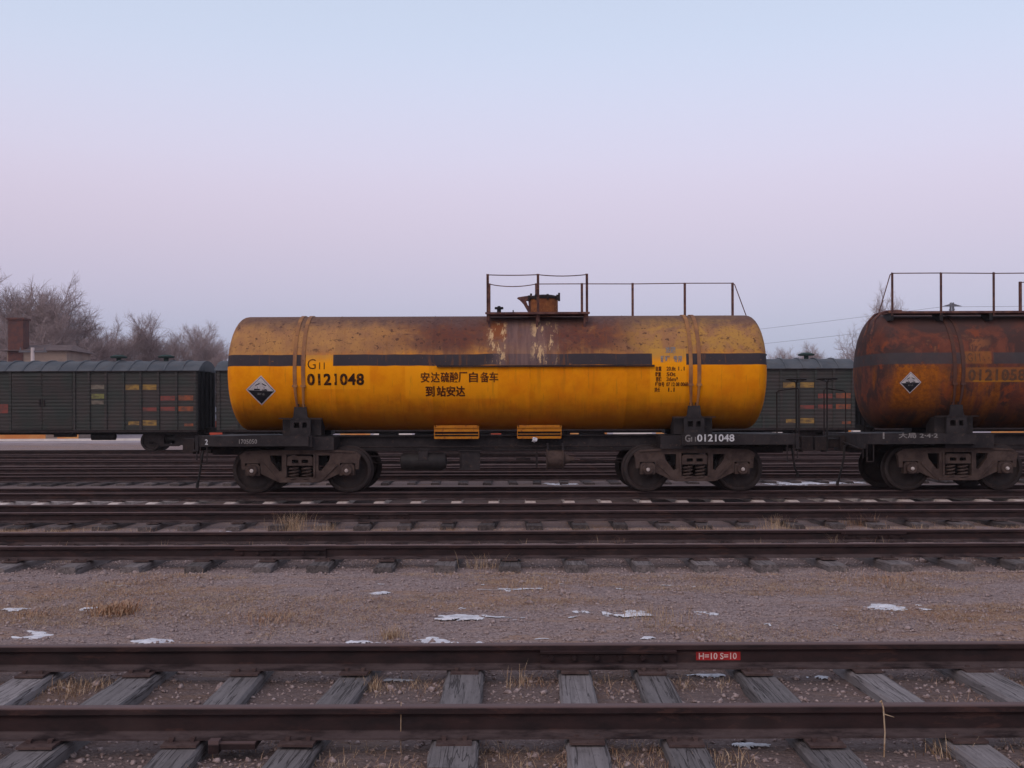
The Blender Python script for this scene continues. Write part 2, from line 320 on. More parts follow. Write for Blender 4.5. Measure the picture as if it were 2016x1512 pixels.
# ------------------------------------------------------------------ mesh helpers
class MB:
    def __init__(s): s.v, s.f = [], []
    def add(s, vs, fs, mtx=None):
        o = len(s.v)
        s.v += [tuple(mtx @ Vector(v)) if mtx else tuple(v) for v in vs]
        s.f += [tuple(i + o for i in f) for f in fs]; return s
    def box(s, a, b, mtx=None):
        (x0, y0, z0), (x1, y1, z1) = a, b
        return s.add([(x0, y0, z0), (x1, y0, z0), (x1, y1, z0), (x0, y1, z0), (x0, y0, z1), (x1, y0, z1), (x1, y1, z1), (x0, y1, z1)],
                     [(3, 2, 1, 0), (4, 5, 6, 7), (0, 1, 5, 4), (1, 2, 6, 5), (2, 3, 7, 6), (3, 0, 4, 7)], mtx)
    def prism(s, outer, y0, y1, holes=(), mtx=None):   # polygon in x,z extruded along y
        polys = [list(outer)] + [list(h) for h in holes]
        tri = tessellate_polygon([[Vector((p[0], p[1], 0)) for p in pl] for pl in polys])
        pts = [p for pl in polys for p in pl]; n = len(pts)
        vs = [(p[0], y0, p[1]) for p in pts] + [(p[0], y1, p[1]) for p in pts]
        fs = []
        for t in tri:
            a, b, c = [pts[i] for i in t]
            ccw = (b[0] - a[0]) * (c[1] - a[1]) - (b[1] - a[1]) * (c[0] - a[0]) > 0
            t = tuple(t) if ccw else tuple(reversed(t))
            fs.append(t); fs.append(tuple(i + n for i in reversed(t)))
        o = 0
        for k, pl in enumerate(polys):
            m = len(pl); area = sum(pl[i][0] * pl[(i + 1) % m][1] - pl[(i + 1) % m][0] * pl[i][1] for i in range(m))
            for i in range(m):
                i0, i1 = o + i, o + (i + 1) % m
                if (area > 0) == (k == 0): fs.append((i1, i0, i0 + n, i1 + n))
                else: fs.append((i0, i1, i1 + n, i0 + n))
            o += m
        return s.add(vs, fs, mtx)
    def tube(s, pts, r, n=8, caps=True):
        pts = [Vector(p) for p in pts]; m = len(pts); rs = r if isinstance(r, (list, tuple)) else [r] * m
        vs, fs = [], []; prev = None
        for i, p in enumerate(pts):
            d = (pts[min(i + 1, m - 1)] - pts[max(i - 1, 0)]).normalized()
            if prev is None:
                u = d.cross(Vector((0, 0, 1))) if abs(d.z) < .9 else d.cross(Vector((0, 1, 0)))
            else: u = prev - d * prev.dot(d)
            u.normalize(); prev = u; w = d.cross(u)
            for k in range(n):
                a = 2 * math.pi * k / n
                vs.append(p + (u * math.cos(a) + w * math.sin(a)) * rs[i])
        for i in range(m - 1):
            for k in range(n):
                a, b = i * n + k, i * n + (k + 1) % n
                fs.append((a, b, b + n, a + n))
        if caps:
            fs.append(tuple(reversed(range(n)))); fs.append(tuple((m - 1) * n + k for k in range(n)))
        return s.add(vs, fs)
    def lathe(s, prof, n=32, mtx=None):                # (axial, radius) pairs about the Y axis
        m = len(prof); vs = [(r * math.cos(2 * math.pi * k / n), a, r * math.sin(2 * math.pi * k / n)) for a, r in prof for k in range(n)]
        fs = [(i * n + k, i * n + (k + 1) % n, (i + 1) * n + (k + 1) % n, (i + 1) * n + k) for i in range(m - 1) for k in range(n)]
        if prof[0][1] > 1e-6: fs.append(tuple(reversed(range(n))))
        if prof[-1][1] > 1e-6: fs.append(tuple((m - 1) * n + k for k in range(n)))
        return s.add(vs, fs, mtx)
    def mesh(s, name, mat, smooth=False, bevel=0.):
        me = bpy.data.meshes.new(name); me.from_pydata(s.v, [], s.f)
        bm = bmesh.new(); bm.from_mesh(me)
        if bevel:
            bmesh.ops.remove_doubles(bm, verts=bm.verts, dist=1e-5)
        bmesh.ops.recalc_face_normals(bm, faces=bm.faces)
        if bevel:
            ed = [e for e in bm.edges if len(e.link_faces) == 2 and e.calc_face_angle(0) > .6]
            bmesh.ops.bevel(bm, geom=ed, offset=bevel, segments=1, affect='EDGES', clamp_overlap=True)
        bm.to_mesh(me); bm.free()
        if mat: me.materials.append(mat)
        if smooth:
            for p in me.polygons: p.use_smooth = True
            try: me.set_sharp_from_angle(angle=R(40))
            except Exception: pass
        return me
    def build(s, name, mat, parent=None, loc=(0, 0, 0), smooth=False, bevel=0.):
        return link(name, s.mesh(name, mat, smooth, bevel), parent, loc)

def link(name, me, parent=None, loc=(0, 0, 0), rot=(0, 0, 0)):
    o = bpy.data.objects.new(name, me); COL.objects.link(o); o.location = loc; o.rotation_euler = rot
    if parent: o.parent = parent
    return o
def tag(o, label=None, cat=None, group=None, kind=None):
    if label: o['label'] = label
    if cat: o['category'] = cat
    if group: o['group'] = group
    if kind: o['kind'] = kind
    return o
def thing(name, label, cat, loc=(0, 0, 0), group=None, rz=0.):
    o = bpy.data.objects.new(name, None); COL.objects.link(o); o.location = loc; o.rotation_euler = (0, 0, rz)
    o.empty_display_size = .3
    return tag(o, label, cat, group)
def part(name, parent, loc=(0, 0, 0), rz=0.):
    o = bpy.data.objects.new(name, None); COL.objects.link(o); o.parent = parent; o.location = loc; o.rotation_euler = (0, 0, rz); return o
def copy_tree(o, parent=None):
    c = o.copy(); COL.objects.link(c); c.parent = parent
    for ch in list(o.children): copy_tree(ch, c)
    return c
def np_mesh(name, v, f, mat, smooth=False):
    me = bpy.data.meshes.new(name); v = np.asarray(v, dtype=np.float32); f = np.asarray(f, dtype=np.int32)
    k = f.shape[1]
    me.vertices.add(len(v)); me.vertices.foreach_set('co', v.ravel())
    me.loops.add(f.size); me.loops.foreach_set('vertex_index', f.ravel())
    me.polygons.add(len(f)); me.polygons.foreach_set('loop_start', np.arange(0, f.size, k, dtype=np.int32))
    me.polygons.foreach_set('loop_total', np.full(len(f), k, dtype=np.int32))
    me.update(calc_edges=True); me.materials.append(mat)
    if smooth: me.polygons.foreach_set('use_smooth', np.ones(len(f), dtype=bool))
    return me

# numpy value noise
_tab = rng.random((256, 256))
def vnoise(x, y):
    xi = np.floor(x).astype(int); yi = np.floor(y).astype(int); fx = x - xi; fy = y - yi
    fx = fx * fx * (3 - 2 * fx); fy = fy * fy * (3 - 2 * fy)
    t = lambda a, b: _tab[a % 256, b % 256]
    return (t(xi, yi) * (1 - fx) + t(xi + 1, yi) * fx) * (1 - fy) + (t(xi, yi + 1) * (1 - fx) + t(xi + 1, yi + 1) * fx) * fy
def fbm(x, y, o=4):
    s = 0.; a = .5
    for i in range(o): s = s + a * vnoise(x * 2 ** i + 17.3 * i, y * 2 ** i + 5.1 * i); a *= .5
    return s

# ------------------------------------------------------------------ text as paint
def text_verts(body, height, width=None, bold=0., spacing=1., cjk=False):
    c = bpy.data.curves.new('lettering', 'FONT'); c.body = body; c.size = 1; c.offset = bold; c.space_character = spacing; c.resolution_u = 3
    o = bpy.data.objects.new('lettering', c); COL.objects.link(o)
    me = bpy.data.meshes.new_from_object(o.evaluated_get(bpy.context.evaluated_depsgraph_get()))
    bpy.data.objects.remove(o); bpy.data.curves.remove(c)
    v = np.array([tuple(p.co)[:2] for p in me.vertices]); f = [tuple(p.vertices) for p in me.polygons]
    bpy.data.meshes.remove(me)
    v -= v.min(0); s = height / v[:, 1].max(); v *= s
    if width: v[:, 0] *= width / v[:, 0].max()
    return v, f
def sheet(mb, v, f, place):
    """thin raised sheet: (u,w) -> place(u,w,lift)"""
    mb.add([place(a, b, .003) for a, b in v], f)
TR, TZ = 1.10, 2.255     # tank radius, axis height
def on_tank(x0, z0, lift=0.):
    def pl(u, w, l):
        z = z0 + w; a = math.asin(max(-.99, min(.99, z / TR))); r = TR + l + lift
        return (x0 + u, -r * math.cos(a), r * math.sin(a))
    return pl

# ------------------------------------------------------------------ ground
RAIL_H = .152; SLEEP_TOP = -.165
TRACKS = [(5.58, 'near'), (12.58, 't2'), (17.05, 't3'), (21.46, 't4'), (27.8, 't5'), (31.9, 't6'), (37.2, 't7'), (42.4, 't8'), (48.6, 't9')]
def ground_h(x, y):
    h = np.full_like(x, -.215)
    h = h + (fbm(x * .35, y * .35) - .47) * .05 + (fbm(x * 2.1, y * 2.1) - .47) * .035 + (fbm(x * 9, y * 9, 2) - .37) * .03
    for yn, k in TRACKS:
        d = np.abs(y - (yn + .7525)); m = np.clip((1.55 - d) / .35, 0, 1)
        t = {'near': -.235, 't2': -.255, 't3': -.245, 't4': -.245, 't5': -.235}.get(k, -.20)
        h = h * (1 - m) + (t + (h + .215) * .8) * m
    m = np.clip((y - 19.6) / .8, 0, 1) * np.clip((60 - y) / 4, 0, 1); h = np.where(m > 0, h, h)
    return h
ys = [-30., -10, 0, 2, 3]; y = 3.6
while y < 66: ys.append(y); y += .0085 * max(y, 4.) * (1.0 if y < 24 else 2.2)
ys += [70, 78, 90, 120, 180, 300, 600, 1500, 4000]
xs = [-4000., -1500, -600, -300, -150, -90, -60, -45, -36]; x = -30.
while x < 30: xs.append(x); x += .06 if abs(x) < 6.5 else (.12 if abs(x) < 12 else .4)
xs += [30., 36, 45, 60, 90, 150, 300, 600, 1500, 4000]
gx, gy = np.meshgrid(np.array(xs), np.array(ys)); gh = ground_h(gx, gy)
far = np.clip((np.maximum(np.abs(gx) - 60, gy - 70)) / 40, 0, 1); gh = gh * (1 - far) + (-.22) * far
nx, ny = len(xs), len(ys)
idx = np.arange(nx * ny).reshape(ny, nx)
fc = np.stack([idx[:-1, :-1].ravel(), idx[:-1, 1:].ravel(), idx[1:, 1:].ravel(), idx[1:, :-1].ravel()], 1)
tag(link('ground', np_mesh('ground', np.stack([gx.ravel(), gy.ravel(), gh.ravel()], 1), fc, M['ground'], True)), kind='structure')
def gz(x, y): return float(ground_h(np.array([float(x)]), np.array([float(y)]))[0])

# ------------------------------------------------------------------ tracks
RAILP = [(-.066, 0), (.066, 0), (.066, .010), (.030, .022), (.0095, .034), (.0080, .095), (.012, .108), (.034, .116), (.035, .142), (.030, .149), (.020, .152),
         (-.020, .152), (-.030, .149), (-.035, .142), (-.034, .116), (-.012, .108), (-.008, .095), (-.0095, .034), (-.030, .022), (-.066, .010)]
def rail_mesh(name, x0, x1):
    n = len(RAILP); vs = [(x, p[0], p[1] - RAIL_H) for x in (x0, x1) for p in RAILP]
    fs = [(i, (i + 1) % n, (i + 1) % n + n, i + n) for i in range(n)] + [tuple(reversed(range(n))), tuple(range(n, 2 * n))]
    return MB().add(vs, fs).mesh(name, M['rail'])
def joint_bar(rail, x0, x1, side=-1):
    mb = MB(); p = [(.069, .0105), (.069, .022), (.044, .034), (.026, .042), (.026, .086), (.046, .094), (.048, .108), (.033, .1155), (.012, .107), (.010, .035), (.030, .0225)]
    p = [(side * a, b - RAIL_H) for a, b in p]; n = len(p)
    mb.add([(x, a, b) for x in (x0, x1) for a, b in p], [(i, (i + 1) % n, (i + 1) % n + n, i + n) for i in range(n)] + [tuple(reversed(range(n))), tuple(range(n, 2 * n))])
    for k in range(6):
        xb = x0 + (x1 - x0) * (.08 + .168 * k)
        if (k + (0 if side < 0 else 1)) % 1 == 0:
            mb.lathe([(side * .004, .019), (side * .024, .019), (side * .024, .011), (side * .036, .011)], 6, Matrix.Translation((xb, side * .022, .066 - RAIL_H)))
    return mb.build('joint_bar', M['rail'], rail)
def sleeper_mesh(kind, seed):
    r = random.Random(seed); mb = MB()
    if kind == 'conc':
        n = 11; vs = []
        for i in range(n):
            t = i / (n - 1); yy = -1.25 + 2.5 * t; w = .145 - .03 * math.exp(-((t - .5) / .18) ** 2); h = -.03 * math.exp(-((t - .5) / .2) ** 2)
            if i in (0, n - 1): h -= .02; w -= .01
            for a, b in ((-w, -.2), (w, -.2), (w * .66, h), (-w * .66, h)): vs.append((a, yy, b))
        fs = [(i * 4 + k, i * 4 + (k + 1) % 4, (i + 1) * 4 + (k + 1) % 4, (i + 1) * 4 + k) for i in range(n - 1) for k in range(4)] + [(3, 2, 1, 0), tuple((n - 1) * 4 + k for k in range(4))]
        return mb.add(vs, fs).mesh('sleeper', M['conc'], bevel=.012)
    w = .105 + r.uniform(-.008, .012); n = 13; vs = []
    for i in range(n):
        t = i / (n - 1); yy = -1.25 + 2.5 * t + (r.uniform(-.03, .03) if i in (0, n - 1) else 0)
        e = .012 if i in (0, n - 1) else .004
        for a, b in ((-w, -.18), (w, -.18), (w, -.018), (w - .014, 0), (-w + .014, 0), (-w, -.018)):
            vs.append((a + r.uniform(-e, e), yy + r.uniform(-.004, .004), b + (r.uniform(-e, 0) if b > -.1 else 0)))
    fs = [(i * 6 + k, i * 6 + (k + 1) % 6, (i + 1) * 6 + (k + 1) % 6, (i + 1) * 6 + k) for i in range(n - 1) for k in range(6)] + [tuple(reversed(range(6))), tuple((n - 1) * 6 + k for k in range(6))]
    return mb.add(vs, fs).mesh('sleeper', M[kind])
PLATE = MB(); PLATE.box((-.085, -.155, 0), (.085, .155, .012))
for a, b in ((-.05, -.085), (.045, .085), (.05, -.082), (-.045, .084)):
    PLATE.box((a - .009, b - .009, .012), (a + .009, b + .009, .022)); PLATE.box((a - .012, b - .020 if b > 0 else b - .009, .0222), (a + .012, b + .009 if b > 0 else b + .020, .030))
PLATE = PLATE.mesh('tie_plate', M['plate'])
WOODS = {k: [sleeper_mesh(k, i) for i in range(4)] for k in ('wood', 'woodm', 'woodd', 'conc')}
def track(yn, label, xr, kind, spacing, x_list=None, plates=True, zdrop=0.):
    t = thing('railway_track', label, 'railway track', (0, yn + .7525, 0))
    rails = [link('rail', rail_mesh('rail', -xr, xr), t, (0, s * .7525, 0)) for s in (-1, 1)]
    pos = list(x_list or [])
    if not pos:
        n = min(100, int(2 * min(xr, 30) / spacing)); pos = [(-n / 2 + i) * spacing + random.uniform(-.04, .04) for i in range(n)]
    for xx in pos:
        s = link('sleeper', random.choice(WOODS[kind]), t, (xx, random.uniform(-.04, .04) if kind != 'conc' else 0, SLEEP_TOP - zdrop + random.uniform(-.012, .006) * (kind != 'conc')), (0, 0, random.gauss(0, .022) if kind != 'conc' else 0))
        if plates and abs(xx) < 14:
            for sy in (-1, 1): link('tie_plate', PLATE, s, (0, sy * .7525, (SLEEP_TOP - s.location.z) + .0005))
    return t, rails
xl = [-2.91, -2.28, -1.62, -1.0, -.29, .37, .84, 1.49, 2.18, 2.86]
xl = [-2.91 - .66 * k for k in range(14, 0, -1)] + xl + [2.86 + .66 * k for k in range(1, 15)]
t1, r1 = track(5.58, 'rusty foreground track on weathered grey timber sleepers with a bolted rail joint', 60, 'wood', .65, xl)
joint_bar(r1[1], .17, 1.01); joint_bar(r1[1], .17, 1.01, 1)
for k in range(14):   # bolted clip under the near rail of the first track
    pass
MB().box((-.10, -.10, -.035), (.09, .10, -.002)).box((-.13, -.115, -.05), (-.08, -.06, .012)).build('rail_anchor', M['rail'], r1[0], (-1.33, 0, -RAIL_H))
# red painted mark on the web, with its stencilled figures
mk = MB().box((0, -.0105, .046 - RAIL_H), (.275, -.0092, .098 - RAIL_H)).build('painted_mark', M['red'], r1[1], (1.135, 0, 0)); mk['label'] = 'red painted patch with white stencilled figures'
v, f = text_verts('H=10 S=10', .040, .235, .015)
mb = MB(); mb.add([(1.152 + a, -.0118, .052 - RAIL_H + b) for a, b in v], f); mb.build('lettering', M['pink'], r1[1])
t2, r2 = track(12.58, 'second track from the camera, dark timber sleeper ends poking from its near side', 70, 'woodm', .68)
joint_bar(r2[0], -3.05, -2.05); joint_bar(r2[1], 4.05, 4.85)
t3, r3 = track(17.05, 'third track with sparse timber sleepers among dry grass in front of the tank cars', 70, 'woodd', .63)
joint_bar(r3[0], -2.35, -1.55)
t4, r4 = track(21.46, 'track with pale concrete sleeper ends carrying the yellow tank car', 80, 'conc', .70)
t5, r5 = track(27.8, 'track just behind the tank cars with dark timber sleeper ends showing', 90, 'woodd', .62, plates=False)
t6, r6 = track(31.9, 'sunken track two behind the tank cars, seen between the bogies', 90, 'woodd', .66, plates=False, zdrop=.03)
t7, r7 = track(37.2, 'third bare track behind the tank cars, midway to the boxcars', 100, 'woodd', .66, plates=False, zdrop=.03)
t8, r8 = track(42.4, 'bare track directly in front of the boxcar train', 100, 'woodd', .66, plates=False, zdrop=.03)
t9, r9 = track(48.6, 'farthest track, under the dark green boxcars', 110, 'woodd', .66, plates=False, zdrop=.03)

# ------------------------------------------------------------------ tank cars
def ring(x, r, n=72): return [(x, -r * math.cos(2 * math.pi * k / n), r * math.sin(2 * math.pi * k / n)) for k in range(n)]
def tank_mesh(mat):
    prof = []; hl, hd = 4.775, .35
    for i in range(13):
        u = i / 12; r = TR * (1 - (1 - u) ** 1.9) if i else .0
        r = max(r, .0); prof.append((-(hl + hd * max(0., 1 - (r / TR) ** 2.7) ** (1 / 2.3)), r))
    seams = [-4.775, -3.0, -1.2, .6, 2.4, 4.775]
    for a, b in zip(seams[:-1], seams[1:]):
        for t in np.linspace(a, b, 7)[1:-1]: prof.append((float(t), TR))
        if b < 4.7: prof += [(b - .012, TR), (b - .006, TR + .004), (b + .006, TR + .004), (b + .012, TR)]
    left = [p for p in prof if p[0] <= -4.775]
    prof += [(-a, r) for a, r in reversed(left)]
    n = 96; vs = []; fs = []
    for a, r in prof: vs += ring(a, max(r, .0005), n)
    m = len(prof)
    for i in range(m - 1):
        for k in range(n):
            fs.append((i * n + k, i * n + (k + 1) % n, (i + 1) * n + (k + 1) % n, (i + 1) * n + k))
    return MB().add(vs, fs).mesh('tank', mat, smooth=True)
FACE_X, WHEELR = 1.75, .42
def bogie(parent, x):
    b = part('bogie', parent, (x, 0, 0))
    # side frame outline in x,z about the bogie centre, rail level 0
    out = [(-1.10, .62), (-1.13, .70), (-1.02, .775), (-.62, .80), (.62, .80), (1.02, .775), (1.13, .70), (1.10, .62), (1.085, .44), (1.02, .44), (1.02, .555), (.74, .555), (.735, .36),
           (.66, .33), (.42, .215), (.36, .195), (-.36, .195), (-.42, .215), (-.66, .33), (-.735, .36), (-.74, .555), (-1.02, .555), (-1.02, .44), (-1.085, .44)]
    holes = [[(-.56, .70), (-.34, .70), (-.34, .42), (-.385, .40), (-.54, .60)], [(.34, .70), (.56, .70), (.54, .60), (.385, .40), (.34, .42)],
             [(-.245, .72), (.245, .72), (.245, .29), (-.245, .29)]]
    for sy in (-1, 1):
        mb = MB(); y0, y1 = sy * 1.02, sy * .90
        mb.prism(out, min(y0, y1), max(y0, y1), holes)
        # raised ribs round the openings and along the chords
        yr0, yr1 = sy * 1.045, sy * 1.021
        ya, yb = min(yr0, yr1), max(yr0, yr1)
        mb.prism([(-1.02, .745), (-.60, .765), (.60, .765), (1.02, .745), (1.02, .773), (.62, .797), (-.62, .797), (-1.02, .773)], ya, yb)
        mb.prism([(-.36, .20), (.36, .20), (.36, .235), (-.36, .235)], ya, yb)
        for q in (-1, 1):
            mb.prism([(q * .25, .29), (q * .285, .29), (q * .285, .72), (q * .25, .72)], ya, yb)
            mb.prism([(q * .40, .24), (q * .43, .255), (q * .70, .52), (q * .66, .55)], ya, yb)
        mb.build('side_frame', M['bogie'], b)
        for q in (-.125, .115):
            sp = MB()
            pts = [(q + .085 * math.cos(a), sy * .96 + .07 * math.sin(a), .225 + .0098 * a * 1.0) for a in np.linspace(0, 2 * math.pi * 4.5, 64)]
            sp.tube(pts, .0165, 6)
            sp.build('coil_spring', M['bogie'], b)
        MB().prism([(-.235, .51), (.235, .51), (.235, .66), (.20, .69), (-.20, .69), (-.235, .66)], sy * .96 - .075, sy * .96 + .075,
                   [[(-.15, .56), (-.03, .56), (-.03, .62), (-.15, .62)], [(.03, .56), (.15, .56), (.15, .62), (.03, .62)]]).build('bolster_end', M['bogie'], b)
        for q in (-.875, .875):
            mb = MB(); mb.prism([(q - .135, .33), (q + .135, .33), (q + .135, .50), (q + .09, .545), (q - .09, .545), (q - .135, .50)], sy * .97 - .09, sy * .97 + .09)
            mb.lathe([(0, .105), (sy * .06, .10), (sy * .075, .085), (sy * .075, .0)], 16, Matrix.Translation((q, sy * 1.055, .42)))
            mb.build('axle_box', M['bogie'], b)
            MB().lathe([(0, .036), (sy * .02, .032), (sy * .026, .018), (sy * .026, 0)], 12, Matrix.Translation((q, sy * 1.128, .42))).build('axle_cap', M['hub'], b)
    for q in (-.875, .875):
        for sy in (-1, 1):
            pr = [(.68, .455), (.70, .452), (.712, .428), (.72, .424), (.82, .418), (.825, .412), (.825, .355), (.80, .345), (.765, .30), (.755, .20), (.79, .13), (.80, .10), (.80, .0)]
            back = [(.68, .0), (.68, .13), (.70, .20), (.72, .33), (.68, .37)]
            MB().lathe([(sy * a, r) for a, r in back + pr], 40, Matrix.Translation((q, 0, .42))).build('wheel', M['wheel'], b, smooth=True)
        MB().lathe([(-1.0, .06), (-.68, .075), (0, .065), (.68, .075), (1.0, .06)], 14, Matrix.Translation((q, 0, .42))).build('axle', M['steel'], b)
    MB().box((-.20, -.87, .48), (.20, .87, .68)).box((-.30, -.30, .68), (.30, .30, .76)).build('bolster', M['black'], b)
    # brake beams between the wheels
    for q in (-1, 1): MB().tube([(q * .40, -.74, .35), (q * .40, .74, .35)], .035).box((q * .44 - .03, -.78, .28), (q * .44 + .03, -.70, .56)).build('brake_beam', M['black'], b)
    return b

def tank_car(cx, label, number, rusty, sgn):
    """sgn=+1: brake end to the right and walkway on the far side; -1: the car turned end for end"""
    t = thing('tank_car', label, 'tank car', (cx, 22.2, 0), 'tank cars coupled in the siding')
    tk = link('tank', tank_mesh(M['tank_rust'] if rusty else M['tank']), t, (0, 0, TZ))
    bandm = M['band_rust'] if rusty else M['band']; post = M['post']
    bx = 3.66
    # hold-down straps: flat band over the crown, hook, tapered rod down to the saddle
    for s in (-1, 1):
        for d in (-.078, .078):
            mb = MB(); a0 = -.24; n = 40; vs = []; fs = []
            for i in range(n + 1):
                a = a0 + (math.pi - 2 * a0) * i / n; c, q = math.cos(a), math.sin(a)
                for xx, rr in ((-.034, TR + .004), (.034, TR + .004), (.034, TR + .016), (-.034, TR + .016)):
                    vs.append((s * bx + d + xx, -rr * c, rr * q))
            for i in range(n):
                for k in range(4): fs.append((i * 4 + k, i * 4 + (k + 1) % 4, (i + 1) * 4 + (k + 1) % 4, (i + 1) * 4 + k))
            fs += [(3, 2, 1, 0), tuple(n * 4 + k for k in range(4))]
            mb.add(vs, fs)
            for sy in (-1, 1):
                y0 = sy * (TR * math.cos(a0) + .03); z0 = TR * math.sin(a0)
                mb.box((s * bx + d - .045, min(y0 - .02, y0 + .02), z0 - .03), (s * bx + d + .045, max(y0 - .02, y0 + .02), z0 + .012))
                mb.tube([(s * bx + d, y0, z0 - .02), (s * bx + d * .86, sy * 1.045, z0 - .22), (s * bx + d * .7, sy * .93, z0 - .48)], [.028, .024, .018], 8)
            mb.build('strap', bandm, tk)
    # ledge that sheds acid runs
    if not rusty:
        MB().prism([(-1.36, .070), (2.66, .070), (2.66, .080), (-1.36, .080)], -1.165, -1.085).prism([(-1.36, .081), (2.66, .081), (2.66, .098), (-1.36, .098)], -1.165, -1.157).build('drip_ledge', M['steel'], tk, (.25, 0, 0))
    # ---- lettering on the side we see
    def letters(body, x, zc, h, w, mat, bold=.0, name='lettering', heavy=0.):
        v, f = text_verts(body, h, w, bold, 1.08); mb = MB()
        for k, (dx, dz_) in enumerate(((0, 0), (heavy, 0), (heavy, heavy), (0, heavy))[:1 if not heavy else 4]): sheet(mb, v, f, on_tank(x + dx, zc - h / 2 + dz_, .002 + k * .0006))
        return mb.build(name, mat, tk)
    if not rusty:
        letters('G', -3.50, .135, .185, .15, M['letter'], -.008); letters('11', -3.285, .10, .125, .10, M['letter'], .0)
        letters(number, -3.51, -.155, .205, 1.04, M['letter'], .012, heavy=.012)
        mb = MB()
        for ch, px in zip('安达硫酸厂自备车', (837, 857, 876, 894, 911, 932, 954, 972)):
            v, f = text_verts(ch, .185, .158, .006)
            for k in range(3): sheet(mb, v, f, on_tank((px - 1008) / 106.4 + .275 - .079 + (.0, .009, .0045)[k], -.12 - .0925 + (.0, .0, .006)[k], .002 + .0006 * k))
        for ch, px in zip('到站安达', (846, 868, 887, 906)):
            v, f = text_verts(ch, .185, .160, .006)
            for k in range(4): sheet(mb, v, f, on_tank((px - 1008) / 106.4 + .275 - .08 + (.0, .013, .0065, .0065)[k], -.375 - .0925 + (.0, .0, .007, -.004)[k], .002 + .0006 * k))
        mb.build('lettering', M['letter_red'], tk)
        cc = lambda px: (px - 1008) / 106.4 + .275
        cz = lambda py: CAM_H + (820 - py) / 106.4 - TZ
        mb = MB()
        for s, px, py, h, w in (('浓硫', 1311, 690, .125, .19), ('酸罐', 1301, 708, .13, .17), ('专用', 1326, 708, .13, .16)):
            v, f = text_verts(s, h, w, .03); sheet(mb, v, f, on_tank(cc(px), cz(py) - h / 2, .002))
        mb.build('lettering', M['letter_faint'] if False else M['letter_grey'], tk)['label'] = 'faded grey heading characters'
        mb = MB()
        for rows in (('自重', 1291, '20.8t', 1312, .17, 727, '1.1'), ('载重', 1290, '50t', 1312, .17, 738, ''), ('容积', 1291, '36m³', 1312, .21, 747.5, ''),
                     ('罐体号', 1290, '07 12 08 0068', 1312, .40, 757.5, ''), ('换长', 1289, '1.1', 1316, .12, 768, '')):
            a, ax, b, bxx, bw, py, c = rows
            v, f = text_verts(a, .088, .105 if len(a) == 2 else .17, .03); sheet(mb, v, f, on_tank(cc(ax), cz(py) - .044, .002))
            v, f = text_verts(b, .075, bw, .03); sheet(mb, v, f, on_tank(cc(bxx), cz(py) - .038, .002))
            if c: v, f = text_verts(c, .07, .12, .02); sheet(mb, v, f, on_tank(cc(1335), cz(py) - .035, .002))
        mb.build('lettering', M['letter_red'], tk)
        letters('x', cc(1334), cz(777), .05, .06, M['letter_red']) if False else None
    else:
        letters('G11', -3.50, .215, .16, .24, M['letter_rust'], .0)
        letters(number, -3.49, -.115, .20, 1.05, M['letter_rust'], .008, heavy=.01)
    # ---- corrosive placard, curved to the tank
    px0, pz0, hw = (-4.375, -.345, .275) if not rusty else (-4.55, -.245, .20)
    tilt = R(-3.0) if not rusty else R(2)
    def diamond(r, z_lo=None, z_hi=None):
        pts = [(r, 0), (0, r), (-r, 0), (0, -r)]
        bm = bmesh.new(); vv = [bm.verts.new((a, 0, b)) for a, b in pts]; bm.faces.new(vv)
        for k in range(-12, 13):
            bmesh.ops.bisect_plane(bm, geom=bm.verts[:] + bm.edges[:] + bm.faces[:], plane_co=(0, 0, k * .03), plane_no=(0, 0, 1))
        if z_lo is not None: bmesh.ops.bisect_plane(bm, geom=bm.verts[:] + bm.edges[:] + bm.faces[:], plane_co=(0, 0, z_lo), plane_no=(0, 0, 1), clear_inner=True)
        if z_hi is not None: bmesh.ops.bisect_plane(bm, geom=bm.verts[:] + bm.edges[:] + bm.faces[:], plane_co=(0, 0, z_hi), plane_no=(0, 0, 1), clear_outer=True)
        bm.verts.index_update(); v = [(q.co.x, q.co.z) for q in bm.verts]; f = [tuple(w.index for w in q.verts) for q in bm.faces]; bm.free(); return v, f
    def rot(v): return [(a * math.cos(tilt) - b * math.sin(tilt), a * math.sin(tilt) + b * math.cos(tilt)) for a, b in v]
    def paste(mb, v, f, lift): sheet(mb, rot(v), f, on_tank(px0, pz0, lift))
    k = hw / .275
    mb = MB(); paste(mb, *diamond(hw), .002); pc = mb.build('placard', M['white'], tk); pc['label'] = 'white and black corrosive warning diamond'
    mb = MB(); paste(mb, *diamond(hw * .90), .004); mb.build('placard_line', M['pblack'], tk)
    mb = MB(); paste(mb, *diamond(hw * .86, z_lo=-.005 * k), .006); mb.build('placard_field', M['white'], tk)
    def quad(mb, x0, z0, x1, z1, lift=.008): paste(mb, [(x0 * k, z0 * k), (x1 * k, z0 * k), (x1 * k, z1 * k), (x0 * k, z1 * k)], [(0, 1, 2, 3)], lift)
    def poly(mb, pts, lift=.008): paste(mb, [(a * k, b * k) for a, b in pts], [tuple(range(len(pts)))], lift)
    mb = MB()      # two tilted tubes dripping on a bar and on a hand
    for q in (-1, 1):
        poly(mb, [(q * .025, .135), (q * .105, .095), (q * .098, .078), (q * .018, .118)])
        for zz in (.055, .035): quad(mb, q * .062 - .006, zz, q * .062 + .006, zz + .014)
    quad(mb, -.125, .0, -.018, .028)
    poly(mb, [(.018, .0), (.125, .0), (.115, .02), (.085, .03), (.055, .018), (.02, .016)])
    mb.build('placard_symbol', M['pblack'], tk)
    v, f = text_verts('腐蚀品', .042 * k, .13 * k, .01); mb = MB(); paste(mb, v - np.array([.065 * k, .085 * k]), f, .008); mb.build('placard_lettering', M['letter_grey'], tk)
